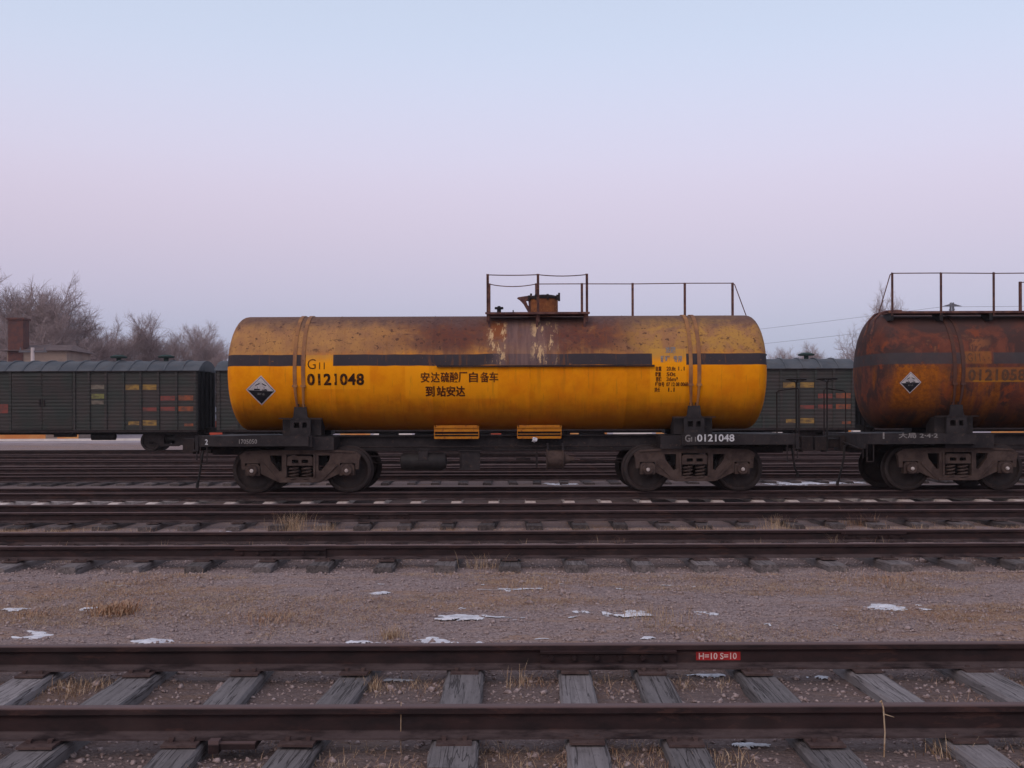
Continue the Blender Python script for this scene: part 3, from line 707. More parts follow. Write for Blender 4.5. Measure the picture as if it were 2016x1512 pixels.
    # ---- dome, valve, working platform
    g = sgn
    dz = TZ + TR
    dm = MB().lathe([(-.10, .268), (.34, .268)], 32, Matrix.Translation((g * .907, 0, dz)) @ Matrix.Rotation(R(90), 4, 'X')).build('dome', M['dome'], t, smooth=True)
    mb = MB().lathe([(.325, .29), (.36, .292), (.385, .27), (.405, .18), (.41, 0)], 32, Matrix.Translation((g * .907, 0, dz)) @ Matrix.Rotation(R(90), 4, 'X'))
    for a in range(8):
        c, s_ = math.cos(a * math.pi / 4 + .2) * .30, math.sin(a * math.pi / 4 + .2) * .30
        mb.box((g * .907 + c - .02, s_ - .02, dz + .30), (g * .907 + c + .02, s_ + .02, dz + (.46 if a in (0, 3) else .40)))
    mb.build('dome_lid', M['steel'], dm)
    pts = [(.0, .02), (-.07, .10), (-.15, .24), (-.22, .315), (-.27, .345), (-.26, .365), (-.14, .385), (.02, .405), (.04, .30), (.02, .12)]
    pts = [(g * (.655 + a), dz + b) for a, b in pts]
    hole = [(g * .60, dz + .30), (g * .555, dz + .30), (g * .585, dz + .22), (g * .61, dz + .19)]
    MB().prism(pts if g > 0 else pts[::-1], -.05, .05, [hole if g < 0 else hole[::-1]]).build('lid_hinge', M['post'], dm)
    mb = MB().lathe([(0, .04), (.14, .04), (.14, .085), (.175, .085), (.175, .03), (.20, .03)], 14, Matrix.Translation((g * .03, 0, dz)) @ Matrix.Rotation(R(90), 4, 'X'))
    mb.tube([(g * -.05, 0, dz + .165), (g * .11, 0, dz + .165)], .02).build('safety_valve', M['black'], t)
    MB().tube([(g * .305, 0, dz), (g * .305, 0, dz + .12)], .012, 6).build('vent_pin', M['black'], t)
    yN, yF = -.75, .75
    pb = MB()
    for ya, yb in ((-.80, -.30), (.30, .80)): pb.box((g * -.20 if g > 0 else -1.72, ya, dz - .03), (1.72 if g > 0 else .20, yb, dz + .008))
    for ya, sgn_y in ((-.802, -1), (.802, 1)): pb.box((-.22 if g > 0 else -1.74, ya - .006, dz - .028), (1.74 if g > 0 else .22, ya + .006, dz + .010))
    for xx in (-.15, .75, 1.65):
        for sy in (-1, 1): pb.prism([(g * xx - .02, dz - .32), (g * xx + .02, dz - .32), (g * xx + .02, dz - .03), (g * xx - .02, dz - .03)], sy * .70 - .02, sy * .70 + .02)
    pb.build('platform', post, t)
    top = 4.085
    xs_n = [-.172, .772, 1.69]
    rails_ = MB()
    for sy in (-1, 1):
        for i, xx in enumerate(xs_n):
            mb = MB(); X0 = g * xx; y0 = sy * .755
            mb.box((X0 - .024, y0 - .004, dz - .17), (X0 + .024, y0 + .004, top)).box((X0 - .024, y0, dz - .17), (X0 - .016, y0 + sy * .045, top)) if True else None
            mb.build('railing_post', post, t)
        w = .755 * sy
        sag = (.02, .055) if sy < 0 else (.05, .0)
        for (a, b), sg in zip(((xs_n[0], xs_n[1]), (xs_n[1], xs_n[2])), sag):
            rails_.tube([(g * (a + (b - a) * q), w, top - .015 - 4 * sg * q * (1 - q) * (1 if sy > 0 else .5)) for q in np.linspace(0, 1, 9)], .010, 6)
    # walkway to the brake end with its hand rail on one side
    ws = .755 * g
    MB().box((min(g * 1.75, g * 4.85), min(g * .36, g * .78), dz - .035), (max(g * 1.75, g * 4.85), max(g * .36, g * .78), dz + .005)).build('walkway', post, t)
    wb = MB()
    for xx in np.arange(2.0, 4.9, .93):
        wb.prism([(g * xx - .03, dz - .17), (g * xx + .03, dz - .17), (g * xx + .03, dz - .036), (g * xx - .03, dz - .036)], g * .57 - .2, g * .57 + .2)
    wb.build('walkway_bracket', M['black'], t)
    px3 = (2.71, 3.76, 4.72) if g > 0 else (2.87, 3.86, 4.775)
    for xx in px3:
        mb = MB(); mb.box((g * xx - .022, ws - .004, dz - .08), (g * xx + .022, ws + .004, top)).box((g * xx - .022, min(ws, ws + g * .04), dz - .08), (g * xx - .014, max(ws, ws + g * .04), top)); mb.build('railing_post', post, t)
    rails_.tube([(g * 1.69, ws, top - .015), (g * px3[0], ws, top - .02), (g * px3[1], ws, top - .01), (g * px3[2], ws, top - .012), (g * (px3[2] + .04), ws, top - .04), (g * 5.04, ws * .95, dz - .10)], .010, 6)
    rails_.build('hand_rail', post, t)
    for wy in (1.0, .5):
        MB().tube([(g * 4.60, ws * wy, dz + .01), (g * 4.90, ws * wy, dz), (g * 4.99, ws * wy, dz - .03), (g * 5.09, ws * wy * .98, dz - .14), (g * 5.17, ws * wy * .96, dz - .42)], .022, 8).build('ladder_rail', post, t)
    # ---- saddles
    for s in (-1, 1):
        X0 = s * bx
        for sy in (-1, 1):
            mb = MB()
            y0 = sy * .985
            yy = sorted((y0, y0 - sy * .05))
            mb.prism([(X0 - .19, 1.066), (X0 + .19, 1.066), (X0 + .19, 1.36), (X0 + .13, 1.42), (X0 + .11, 1.60), (X0 - .11, 1.60), (X0 - .13, 1.42), (X0 - .19, 1.36)], yy[0], yy[1],
                     [[(X0 - .12, 1.21), (X0 - .02, 1.21), (X0 - .02, 1.31), (X0 - .12, 1.31)], [(X0 + .04, 1.21), (X0 + .12, 1.21), (X0 + .12, 1.31), (X0 + .04, 1.31)]])
            mb.box((X0 - .40, min(y0 - sy * .10, y0 + sy * .01), 1.378), (X0 + .40, max(y0 - sy * .10, y0 + sy * .01), 1.395))
            yy = sorted((y0 - sy * .051, y0 - sy * .48))
            mb.box((X0 - .16, yy[0], 1.066), (X0 - .13, yy[1], 1.37)); mb.box((X0 + .13, yy[0], 1.066), (X0 + .16, yy[1], 1.37))
            yb = sorted((y0 - sy * .16, y0 - sy * .60))
            mb.box((X0 - .36, yb[0], 1.067), (X0 + .36, yb[1], 1.372))
            for d in (-.055, .055): mb.lathe([(0, .03), (-.05, .03)], 6, Matrix.Translation((X0 + d, sy * .955, 1.655)) @ Matrix.Rotation(R(90), 4, 'X'))
            mb.build('saddle', M['sill'], t)
    # ---- underframe
    uf = MB()
    uf.box((-3.5, -.36, .775), (3.5, -.34, 1.05)); uf.box((-3.5, .34, .775), (3.5, .36, 1.05))
    for sy in (-1, 1):
        for zz in (.757, 1.036): uf.box((-3.5, sy * .40 - .06, zz), (3.5, sy * .40 + .06, zz + .016))
    for s in (-1, 1):
        a, b = sorted((s * 3.45, s * 5.46))
        uf.box((a, -.34, .70), (b, .34, 1.048)); uf.box((a, -1.28, 1.050), (b, 1.28, 1.064))
        for sy in (-1, 1):
            ys_ = sorted((sy * 1.31, sy * 1.29)); uf.box((a, ys_[0], .878), (b, ys_[1], 1.069))
            ys_ = sorted((sy * 1.29, sy * 1.22)); uf.box((a + .002, ys_[0], .878), (b - .002, ys_[1], .892))
        e0, e1 = sorted((s * 5.46, s * 5.52)); uf.box((e0, -1.33, .80), (e1, 1.33, 1.072))
        e0, e1 = sorted((s * 3.40, s * 3.47)); uf.box((e0, -1.25, .86), (e1, 1.25, 1.062))
        e0, e1 = sorted((s * 3.02, s * 3.92)); uf.box((e0, -1.10, .80), (e1, 1.10, 1.046))
    u = uf.build('underframe', M['sill'], t)
    yl = -1.3125
    def sill_text(body, px, py, h, w, mat):
        v, f = text_verts(body, h, w, .02); mb = MB(); X0 = (px - 1008) / 107.5 - cx; z0 = CAM_H + (820 - py) / 107.5 - h / 2
        mb.add([(X0 + a, yl - .002, z0 + b) for a, b in v], f); return mb.build('lettering', mat, u)
    if not rusty:
        sill_text('G', 1348, 864, .13, .10, M['letter_grey']); sill_text('11', 1360, 866, .085, .09, M['letter_grey'])
        sill_text(number, 1372, 863.5, .135, .68, M['letter_white'])
        sill_text('1705050', 471, 867.5, .085, .33, M['letter_grey']); sill_text('2', 404, 868, .10, .055, M['letter_white'])
    else:
        sill_text('1', 1737, 860, .12, .03, M['letter_grey']); sill_text('大局 2·4·2', 1768, 860, .10, .72, M['letter_grey'])
    # ---- bogies, couplers
    for s in (-1, 1): bogie(t, s * bx)
    for s in (-1, 1):
        mb = MB(); a = s * 5.52
        def bx_(x0, x1, y0, y1, z0, z1): mb.box((min(a + s * x0, a + s * x1), y0, z0), (max(a + s * x0, a + s * x1), y1, z1))
        bx_(0, .08, -.24, .24, .72, 1.02); bx_(.08, .34, -.075, .075, .80, .95)
        bx_(.34, .56, -.17, .03, .74, 1.0); bx_(.38, .52, .03, .17, .78, .96); bx_(.30, .40, -.05, .05, .70, .80)
        mb.build('coupler', M['steel'], t)
        yh = -.42 if s * 1 < 0 else -.40
        pts = [(s * 5.50, yh, .86), (s * 5.60, yh - .05, .82), (s * 5.62, yh - .08, .62), (s * 5.66, yh - .06, .40), (s * 5.72, yh - .02, .12 if s < 0 else .30)]
        MB().tube(pts, .021, 8).tube([(pts[-1][0] - .01, pts[-1][1], pts[-1][2] - .05), (pts[-1][0], pts[-1][1], pts[-1][2] + .04)], .03, 8).build('air_hose', M['black'], t)
        MB().tube([(s * 5.50, -1.28, .78), (s * 5.56, -1.28, .80), (s * 5.56, -.25, .90)], .014, 6).tube([(s * 5.50, -1.28, .78), (s * 5.50, -1.30, .62)], .014, 6).build('uncoupling_lever', M['steel'], t)
        # foot step
        q0, q1 = sorted((s * 5.30, s * 5.44))
        MB().box((q0, -1.31, .55), (q0 + .02, -1.29, .879)).box((q1 - .02, -1.31, .55), (q1, -1.29, .879)).box((q0 + .02, -1.33, .55), (q1 - .02, -1.21, .565)).build('foot_step', M['steel'], t)
    # ---- hand brake and end rail at the brake end
    e = g * 5.52
    hb = MB().tube([(g * 5.84, g * .15, .72), (g * 5.84, g * .15, 2.06)], .017, 8).box((min(e, g * 5.88), g * .15 - .05, .99), (max(e, g * 5.88), g * .15 + .05, 1.03)).build('hand_brake', M['black'], t)
    wb = MB().tube([(g * 5.84 + .19 * math.cos(a), g * .15 + .19 * math.sin(a), 2.115) for a in np.linspace(0, 2 * math.pi, 25)], .017, 8)
    for a in (0, 1.57, 3.14, 4.71): wb.tube([(g * 5.84, g * .15, 2.055), (g * 5.84 + .18 * math.cos(a), g * .15 + .18 * math.sin(a), 2.115)], .012, 6)
    wb.build('brake_wheel', M['black'], hb)
    MB().tube([(g * 5.38, g * -.2, 1.06), (g * 5.38, g * -.2, 1.86), (g * 5.42, g * -.2, 1.89), (g * 5.80, g * -.1, 1.94), (g * 5.83, g * -.1, 1.90), (g * 5.83, g * -.1, 1.02)], .013, 8).build('end_rail', M['steel'], t)
    # ---- outlet boxes under the tank, brake gear
    def X_(px, p=104.): return (px - 1008) / p - (-.275)
    if g > 0:
        for a, b in ((855, 943), (1018, 1105)):
            mb = MB(); x0, x1 = X_(a), X_(b)
            mb.box((x0 + .03, -.62, 1.19), (x1 - .03, -.40, 1.245)); mb.box((x0, -.66, 1.125), (x1, -.645, 1.20)); mb.box((x0, -.70, 1.07), (x1, -.646, 1.082)); mb.box((x0 + .01, -.665, .99), (x1 - .01, -.65, 1.035)); mb.box((x0, -.69, 1.195), (x1, -.646, 1.207))
            mb.box((x0, -.645, 1.0), (x0 + .012, -.40, 1.24)); mb.box((x1 - .012, -.645, 1.0), (x1, -.40, 1.24))
            for k in range(7): mb.box((x0 + .06 + k * .115, -.674, 1.005), (x0 + .10 + k * .115, -.666, 1.035))
            ob = mb.build('outlet_cover', M['yellow'], t); MB().box((x0 + .014, -.60, .995), (x1 - .014, -.59, 1.188)).build('gap_blocker', M['steel'], ob)  # added dark sheet behind the cover, blocks the pale wall showing through its gaps
        r_ = random.Random(5); bm = bmesh.new(); bmesh.ops.create_icosphere(bm, subdivisions=2, radius=.055)
        for v_ in bm.verts: v_.co *= r_.uniform(.55, 1.15)
        me = bpy.data.meshes.new('paper_scrap'); bm.to_mesh(me); bm.free(); me.materials.append(M['snow'])
        tag(link('paper_scrap', me, None, (cx + X_(1052), 22.2 - .70, .965)), 'crumpled white scrap stuck below the right orange cover under the tank', 'scrap')
    rx0, rx1 = X_(788) * g, X_(880) * g
    res = MB().lathe([(-.44, .05), (-.42, .14), (-.36, .17), (.36, .17), (.42, .14), (.44, .05)], 24, Matrix.Translation(((rx0 + rx1) / 2, -.62, .565)) @ Matrix.Rotation(R(90), 4, 'Z')).build('air_reservoir', M['black'], t, smooth=True)
    MB().box(((rx0 + rx1) / 2 - .09, -.80, .60), ((rx0 + rx1) / 2 + .09, -.78, .80)).box(((rx0 + rx1) / 2 - .09, -.80, .765), ((rx0 + rx1) / 2 + .09, -.42, .775)).build('reservoir_bracket', M['sill'], res)
    a, b = sorted((X_(905) * g, X_(945) * g)); MB().box((a, -.62, .40), (b, -.60, .77)).box((a - .02, -.66, .755), (b + .02, -.46, .772)).build('bracket_plate', M['sill'], t)
    a, b = sorted((X_(1076) * g, X_(1110) * g))
    cyl = MB().lathe([(-.17, .19), (-.15, .19), (-.14, .165), (.12, .165), (.13, .185), (.15, .185), (.16, .12), (.28, .05), (.36, .045)], 24,
                     Matrix.Translation(((a + b) / 2, -.60, .60)) @ Matrix.Rotation(R(-90) * g, 4, 'Z')).build('brake_cylinder', M['bogie'], t, smooth=True)
    for q in (a, b - .04): MB().box((q, -.66, .77), (q + .04, -.54, .90)).build('cylinder_bracket', M['sill'], cyl)
    br = MB().tube([(-3.0, -.2, .52), (3.0, -.2, .52)], .018, 6).tube([(-2.6, -.50, .66), (b, -.50, .66)], .014, 6).tube([(b + .3, -.60, .60), (2.4, -.45, .60)], .016, 6).tube([(-1.0, -.55, .70), (.9, -.55, .70)], .02, 6)
    br.box((.72, -.60, .45), (.76, -.56, .78)).box((.35, -.5, .58), (.62, -.46, .62)).box((-.72, -.63, .44), (-.68, -.60, .74)).tube([(-5.1, -.55, .84), (5.1, -.55, .84)], .018, 6)
    br.build('brake_rigging', M['steel'], t)
    return t
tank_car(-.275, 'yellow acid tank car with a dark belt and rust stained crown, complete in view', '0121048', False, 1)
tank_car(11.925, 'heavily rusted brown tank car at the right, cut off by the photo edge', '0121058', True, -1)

# ------------------------------------------------------------------ boxcars
def boxcar_proto():
    t = thing('boxcar', '', 'boxcar', (0, 49.35, 0), 'boxcars of the train beyond the yard')
    L, Wd, z0, z1 = 6.5, 1.42, .90, 3.36
    MB().box((-L, -Wd, z0), (L, Wd, z1)).build('body', M['boards'], t)
    xsr = [-6.40, -5.62, -4.86, -4.12, -3.40, -2.66, -1.95, -1.34]
    ribs = [MB().box((-.05, min(sy * (Wd + .003), sy * (Wd + .065)), z0), (.05, max(sy * (Wd + .003), sy * (Wd + .065)), z1 - .02)).mesh('body_rib', M['boards']) for sy in (-1, 1)]
    for q in xsr + [-a for a in xsr]:
        for rm in ribs: link('body_rib', rm, t, (q, 0, 0))
    mb = MB()
    for sy in (-1, 1):
        y0, y1 = sorted((sy * (Wd + .003), sy * (Wd + .10))); mb.box((-L, y0, z0 - .10), (L, y1, z0 - .01)); mb.box((-L, y0, z1 - .018), (L, y1, z1 + .02))
    mb.box((-L - .02, -.4, .70), (L + .02, .4, z0 - .003)); mb.build('sill', M['steel'], t)
    for s in (-1, 1):
        a, b = sorted((s * (L + .002), s * (L + .03))); mb = MB().box((a, -Wd + .02, z0), (b, Wd - .02, z1))
        for yy in (-.9, -.3, .3, .9): a, b = sorted((s * (L + .03), s * (L + .09))); mb.box((a, yy - .04, z0), (b, yy + .04, z1))
        mb.build('end_wall', M['car_dark'], t)
    n = 14; vs = []; fs = []
    def arc(q, r=0.): return (q * (Wd + .10 + r), z1 + .02 + (.47 + r) * (1 - abs(q) ** 2.2))
    xa = [-L - .08, L + .08]
    for xx in xa:
        for k in range(n + 1): y_, z_ = arc(-1 + 2 * k / n); vs.append((xx, y_, z_))
    for k in range(n): fs.append((k, k + 1, n + 2 + k, n + 1 + k))
    fs += [tuple(range(n + 1)), tuple(reversed(range(n + 1, 2 * n + 2))), (0, n + 1, 2 * n + 1, n)]
    roof = MB().add(vs, fs).build('roof', M['car_roof'], t, smooth=True)
    mb = MB()
    for q in np.arange(-6.0, 6.2, .74):
        vs = []; fs = []
        for k in range(n + 1):
            qq = (-1 + 2 * k / n) * .998
            for dx, r in ((-.05, .004), (.05, .004), (.035, .05), (-.035, .05)): y_, z_ = arc(qq, r); vs.append((q + dx, y_, z_))
        for k in range(n):
            for j in range(4): fs.append((k * 4 + j, k * 4 + (j + 1) % 4, k * 4 + 4 + (j + 1) % 4, k * 4 + 4 + j))
        fs += [(3, 2, 1, 0), tuple(n * 4 + j for j in range(4))]; mb.add(vs, fs)
    mb.build('roof_rib', M['car_roof'], roof)
    for q in (-4.8, -2.75, 2.75, 4.8):
        MB().lathe([(0, .10), (.13, .10), (.14, .34), (.20, .36), (.27, .16), (.28, 0)], 14, Matrix.Translation((q, -.1, z1 + .49)) @ Matrix.Rotation(R(90), 4, 'X')).build('ventilator', M['vent'], roof)
    for sy in (-1, 1):
        for s in (-1, 1):
            a, b = sorted((s * .01, s * 1.27)); y0, y1 = sorted((sy * (Wd + .004), sy * (Wd + .05)))
            d = MB().box((a, y0, z0 + .02), (b, y1, z1 - .06))
            for k in range(17): d.box((a + .03, min(sy * (Wd + .05), sy * (Wd + .072)), z0 + .06 + k * .138), (b - .03, max(sy * (Wd + .05), sy * (Wd + .072)), z0 + .13 + k * .138))
            d = d.build('door', M['boards'], t)
            a, b = sorted((s * .06, s * .12)); MB().box((a, y0 - .06 if sy < 0 else y1, 1.9), (b, y0 if sy < 0 else y1 + .06, 2.2)).build('door_handle', M['steel'], d)
    # faded markings on the boards between the ribs
    def mark(xa, xb, za, zb, m):
        o = MB().box((xa, -Wd - .006, za), (xb, -Wd - .0015, zb)).build('painted_marking', M[m], t); return o
    mark(2.03, 2.60, 2.62, 2.80, 'chalk_w'); mark(2.05, 2.58, 2.22, 2.42, 'chalk_g'); mark(2.05, 2.56, 1.98, 2.14, 'chalk_w')
    mark(3.48, 4.05, 2.58, 2.80, 'chalk_y'); mark(4.20, 4.78, 2.58, 2.80, 'chalk_y'); mark(4.95, 5.55, 2.13, 2.32, 'chalk_r'); mark(5.70, 6.32, 2.13, 2.34, 'chalk_o')
    mark(5.70, 6.32, 1.68, 1.88, 'chalk_o'); mark(4.20, 4.78, 1.68, 1.84, 'chalk_r'); mark(4.95, 5.55, 1.70, 1.86, 'chalk_r'); mark(4.20, 4.78, 1.08, 1.30, 'chalk_y')
    mark(3.60, 4.05, 1.10, 1.26, 'chalk_y'); mark(5.95, 6.32, 1.05, 1.16, 'chalk_o'); mark(-1.90, -1.45, 1.62, 2.0, 'chalk_r')
    for s in (-1, 1):
        b = part('bogie', t, (s * 5.2, 0, 0))
        for q in (-.875, .875):
            for sy in (-1, 1):
                MB().lathe([(sy * a, r) for a, r in [(.68, .0), (.68, .455), (.71, .43), (.82, .42), (.82, .34), (.76, .30), (.76, .13), (.80, .10), (.80, 0)]], 24, Matrix.Translation((q, 0, .42))).build('wheel', M['wheel'], b, smooth=True)
        for sy in (-1, 1):
            MB().prism([(-1.1, .62), (-1.0, .78), (1.0, .78), (1.1, .62), (1.05, .40), (.72, .40), (.38, .2), (-.38, .2), (-.72, .40), (-1.05, .40)], sy * .97 - .06, sy * .97 + .06,
                       [[(-.24, .70), (.24, .70), (.24, .30), (-.24, .30)]]).build('side_frame', M['steel'], b)
        MB().box((-.2, -.9, .45), (.2, .9, .60)).build('bolster', M['black'], b)
        a, c = sorted((s * L, s * (L + .42))); MB().box((a, -.12, .76), (c, .12, .99)).build('coupler', M['black'], t)
    MB().box((.25, -.9, .60), (1.05, -.4, .79)).build('valve_box', M['black'], t); MB().lathe([(-.55, .05), (-.5, .16), (.5, .16), (.55, .05)], 14, Matrix.Translation((2.3, -.7, .62)) @ Matrix.Rotation(R(90), 4, 'Z')).build('air_reservoir', M['black'], t)
    return t
bc = boxcar_proto()
bc_labels = ['dark green boxcar at the left edge behind the tree line gap, door shut and orange markings', 'dark boxcar almost wholly hidden behind the yellow tank car',
             'dark grey boxcar seen between the two tank cars', 'dark boxcar hidden behind the rusted tank car at the right']
bc_labels[0] = 'dark green boxcar at far left with yellow and orange markings beside its door'
for i, xc in enumerate((-19.7, -5.9, 7.9, 21.7)):
    o = bc if i == 0 else copy_tree(bc)
    o.location.x = xc; o['label'] = bc_labels[i]
for o in list(bc.children): pass

# ------------------------------------------------------------------ far side of the yard
MB().box((-60, 70.5, -.30), (60, 78, -.12)).build('paving', M['pave'])['kind'] = 'structure'
w = thing('loading_wall', 'low limewashed wall with orange and red boards under the boxcars', 'wall', (0, 76, 0))
MB().box((-45, 0, -.115), (45, .3, .03)).build('wall_base', M['lime'], w)
xx = -44.; k = 0
while xx < 44:
    ww = random.uniform(1.2, 3.2)
    if random.random() < .8: MB().box((xx, .05, .033), (xx + ww, .15, random.uniform(.85, 1.3))).build('board_panel', M[random.choice(['orange', 'orange', 'lime', 'redp'])], w)
    xx += ww + random.uniform(.1, .9)
# small house with a stack, behind the left boxcar
h = thing('house', 'small plastered house with a brick stack beneath the tall bare trees', 'house', (-36.6, 88, 0))
MB().box((-2.3, 0, -.22), (2.3, 5, 6.6)).build('wall', M['plaster'], h)
MB().add([(-2.7, -.4, 6.603), (2.7, -.4, 6.603), (2.7, 5.4, 6.603), (-2.7, 5.4, 6.603), (-1.9, 2.5, 7.2), (1.9, 2.5, 7.2)], [(3, 2, 1, 0), (0, 1, 5, 4), (2, 3, 4, 5), (1, 2, 5), (3, 0, 4)]).build('roof', M['tile'], h)
MB().box((-2.2, -.05, 5.6), (-1.05, 1.1, 9.0)).box((-2.3, -.15, 9.003), (-.95, 1.2, 9.15)).build('chimney', M['brick'], h)
for q in (-1.2, .9):
    wd = MB().box((q - .5, -.06, 4.2), (q + .5, -.003, 5.5)).build('window_frame', M['pole'], h); MB().box((q - .42, -.075, 4.28), (q + .42, -.063, 5.42)).build('pane', M['glass'], wd)
up = thing('utility_pole', 'pale concrete utility pole with a crossarm before the small house', 'pole', (-35.25, 84, 0))
MB().tube([(0, 0, -.3), (0, 0, 6.6)], [.17, .13], 10).build('pole', M['pole'], up)
MB().box((-1.0, -.06, 6.25), (1.0, .06, 6.37)).tube([(-.9, 0, 6.37), (-.9, 0, 6.6)], .05, 6).tube([(.9, 0, 6.37), (.9, 0, 6.6)], .05, 6).build('crossarm', M['pylon'], up)
# pylon and its wires at the right
py = thing('power_pylon', 'distant lattice power pylon above the rusted tank car', 'pylon', (96.4, 250, 0))
mb = MB(); hgt = 26.
for s in (-1, 1):
    for q in (-1, 1): mb.tube([(s * 2.2, q * 2.2, -.3), (s * .45, q * .45, 18), (s * .25, q * .25, hgt)], .14, 4)
for k in range(12):
    z_ = k * 2.05; r0 = 2.2 - 1.75 * min(1, z_ / 18); r1 = 2.2 - 1.75 * min(1, (z_ + 2.05) / 18)
    for q in (-1, 1): mb.tube([(-r0, q * r0, z_), (r1, q * r1, z_ + 2.05)], .08, 4).tube([(r0, q * r0, z_), (-r1, q * r1, z_ + 2.05)], .08, 4)
mb.build('lattice_tower', M['pylon'], py)
for z_, l in ((21.3, 4.6), (25.2, 2.2)): MB().prism([(-l, z_), (l, z_), (.5, z_ + .5), (-.5, z_ + .5)], -.2, .2).build('crossarm', M['pylon'], py)
for z_, l in ((21.2, -4.5), (25.1, -2.1)):
    mb = MB()
    for d, x2, y2, z2 in ((0, -110, 420, 15 + (z_ - 21)), (1, 260, 160, 24 + (z_ - 21))):
        mb.tube([(96.4 + l + (x2 - 96.4) * q, 250 + (y2 - 250) * q, z_ + (z2 - z_) * q - 4 * 3.0 * q * (1 - q)) for q in np.linspace(0, 1, 25)], .03, 4)
    tag(mb.build('power_line', M['pylon']), 'thin upper power line crossing the pale sky' if z_ > 23 else 'thin lower power line crossing the pale sky', 'power line')

# ------------------------------------------------------------------ bare trees
def tree_meshes(seed, H, spread, dens):
    r = random.Random(seed); trunk = MB(); tw = MB()
    def grow(p, d, l, rad, lev):
        n = 3 if lev < 3 else 2; pts = [p]; dd = d.copy(); jit = .10 + .05 * lev
        for i in range(n):
            dd = (dd + Vector((r.gauss(0, jit), r.gauss(0, jit), r.gauss(.05, jit * .6)))).normalized(); pts.append(pts[-1] + dd * l / n)
        rs = [rad * (1 - .45 * i / n) for i in range(n + 1)]
        if lev <= 1: trunk.tube(pts, rs, 6 if lev else 8, caps=False)
        else: tw.tube(pts, rs, 3, caps=False)
        if lev >= 5: return
        k = (6, 6, 5, 5, dens)[lev]
        for i in range(k):
            t = r.uniform(.30, 1.0); q = min(int(t * n), n - 1); b = pts[q].lerp(pts[q + 1], t * n - q)
            az = r.uniform(0, 6.283); sp = (spread + .10 * lev) * r.uniform(.6, 1.25)
            side = Vector((math.cos(az), math.sin(az), r.uniform(-.2, .2))); side = (side - dd * side.dot(dd)).normalized()
            nd = (dd * math.cos(sp) + side * math.sin(sp) + Vector((0, 0, .10))).normalized()
            grow(b, nd, l * r.uniform(.50, .72), max(rad * .46, .0055), lev + 1)
        grow(pts[-1], dd, l * .62, rad * .55, lev + 1)
    grow(Vector((0, 0, -.3)), Vector((0, 0, 1)), H * .40, H * .016, 0)
    zmax = float(np.percentile([v[2] for v in tw.v], 98.5)); s = H / zmax
    for m in (trunk, tw): m.v = [(a * s, b * s, c * s) for a, b, c in m.v]
    return trunk.mesh('trunk', M['bark']), tw.mesh('crown', M['twig'])
TREES = [tree_meshes(s, 12.5, sp, d) for s, sp, d in ((3, .56, 6), (11, .52, 6), (23, .58, 6), (31, .44, 6))]
def tree(px, top, Y, k, label, rz=0., wide=1.):
    p = 2248 / Y; H = (820 - top) / p + CAM_H
    t = thing('bare_tree', label, 'tree', ((px - 1008) / p, Y, -.2), 'bare winter trees beyond the boxcars', rz)
    tr, cr = TREES[k]; s = H / 12.5
    for nme, me in (('trunk', tr), ('crown', cr)):
        o = link(nme, me, t); o.scale = (s * wide, s * wide, s)
for a in ((20, 572, 100, 0, 'tall bare tree at the left edge behind the brick stack', .4, 1.0), (70, 557, 104, 1, 'tallest bare tree, rising over the small house roof', 1.9, 1.1),
          (118, 568, 98, 2, 'broad bare tree right of the small house', 3.0, 1.0), (160, 640, 102, 3, 'lower bare tree on the right flank of the tall clump', .9, 1.2),
          (-30, 615, 103, 2, 'bare tree cut by the left photo edge', 5., 1.0), (198, 655, 108, 1, 'short bare tree closing the tall clump', 4.1, 1.1),
          (236, 634, 112, 3, 'slim bare tree alone above the left roof ventilator', 2.2, .95), (292, 655, 116, 0, 'small faint bare tree between two slimmer ones', 1.2, 1.0),
          (325, 630, 112, 3, 'upright bare tree above the right roof ventilator', 3.6, 1.05), (362, 645, 115, 1, 'rounded bare tree above the boxcar end', 5.2, .95),
          (392, 668, 118, 2, 'low bare tree above the gap between boxcars', .2, .9), (432, 648, 112, 3, 'bare tree touching the yellow tank outline', 2.9, .85),
          (1708, 596, 96, 2, 'lone bare tree rising behind the rusted tank end', 1.1, .72), (1545, 692, 165, 0, 'faint treetop just over the right boxcar roof', .3, 1.0),
          (1590, 692, 170, 1, 'second faint treetop over the right boxcar roof', 2.3, 1.0), (1622, 697, 170, 2, 'lowest faint treetop over the right boxcar roof', 4.3, 1.0)):
    tree(*a)

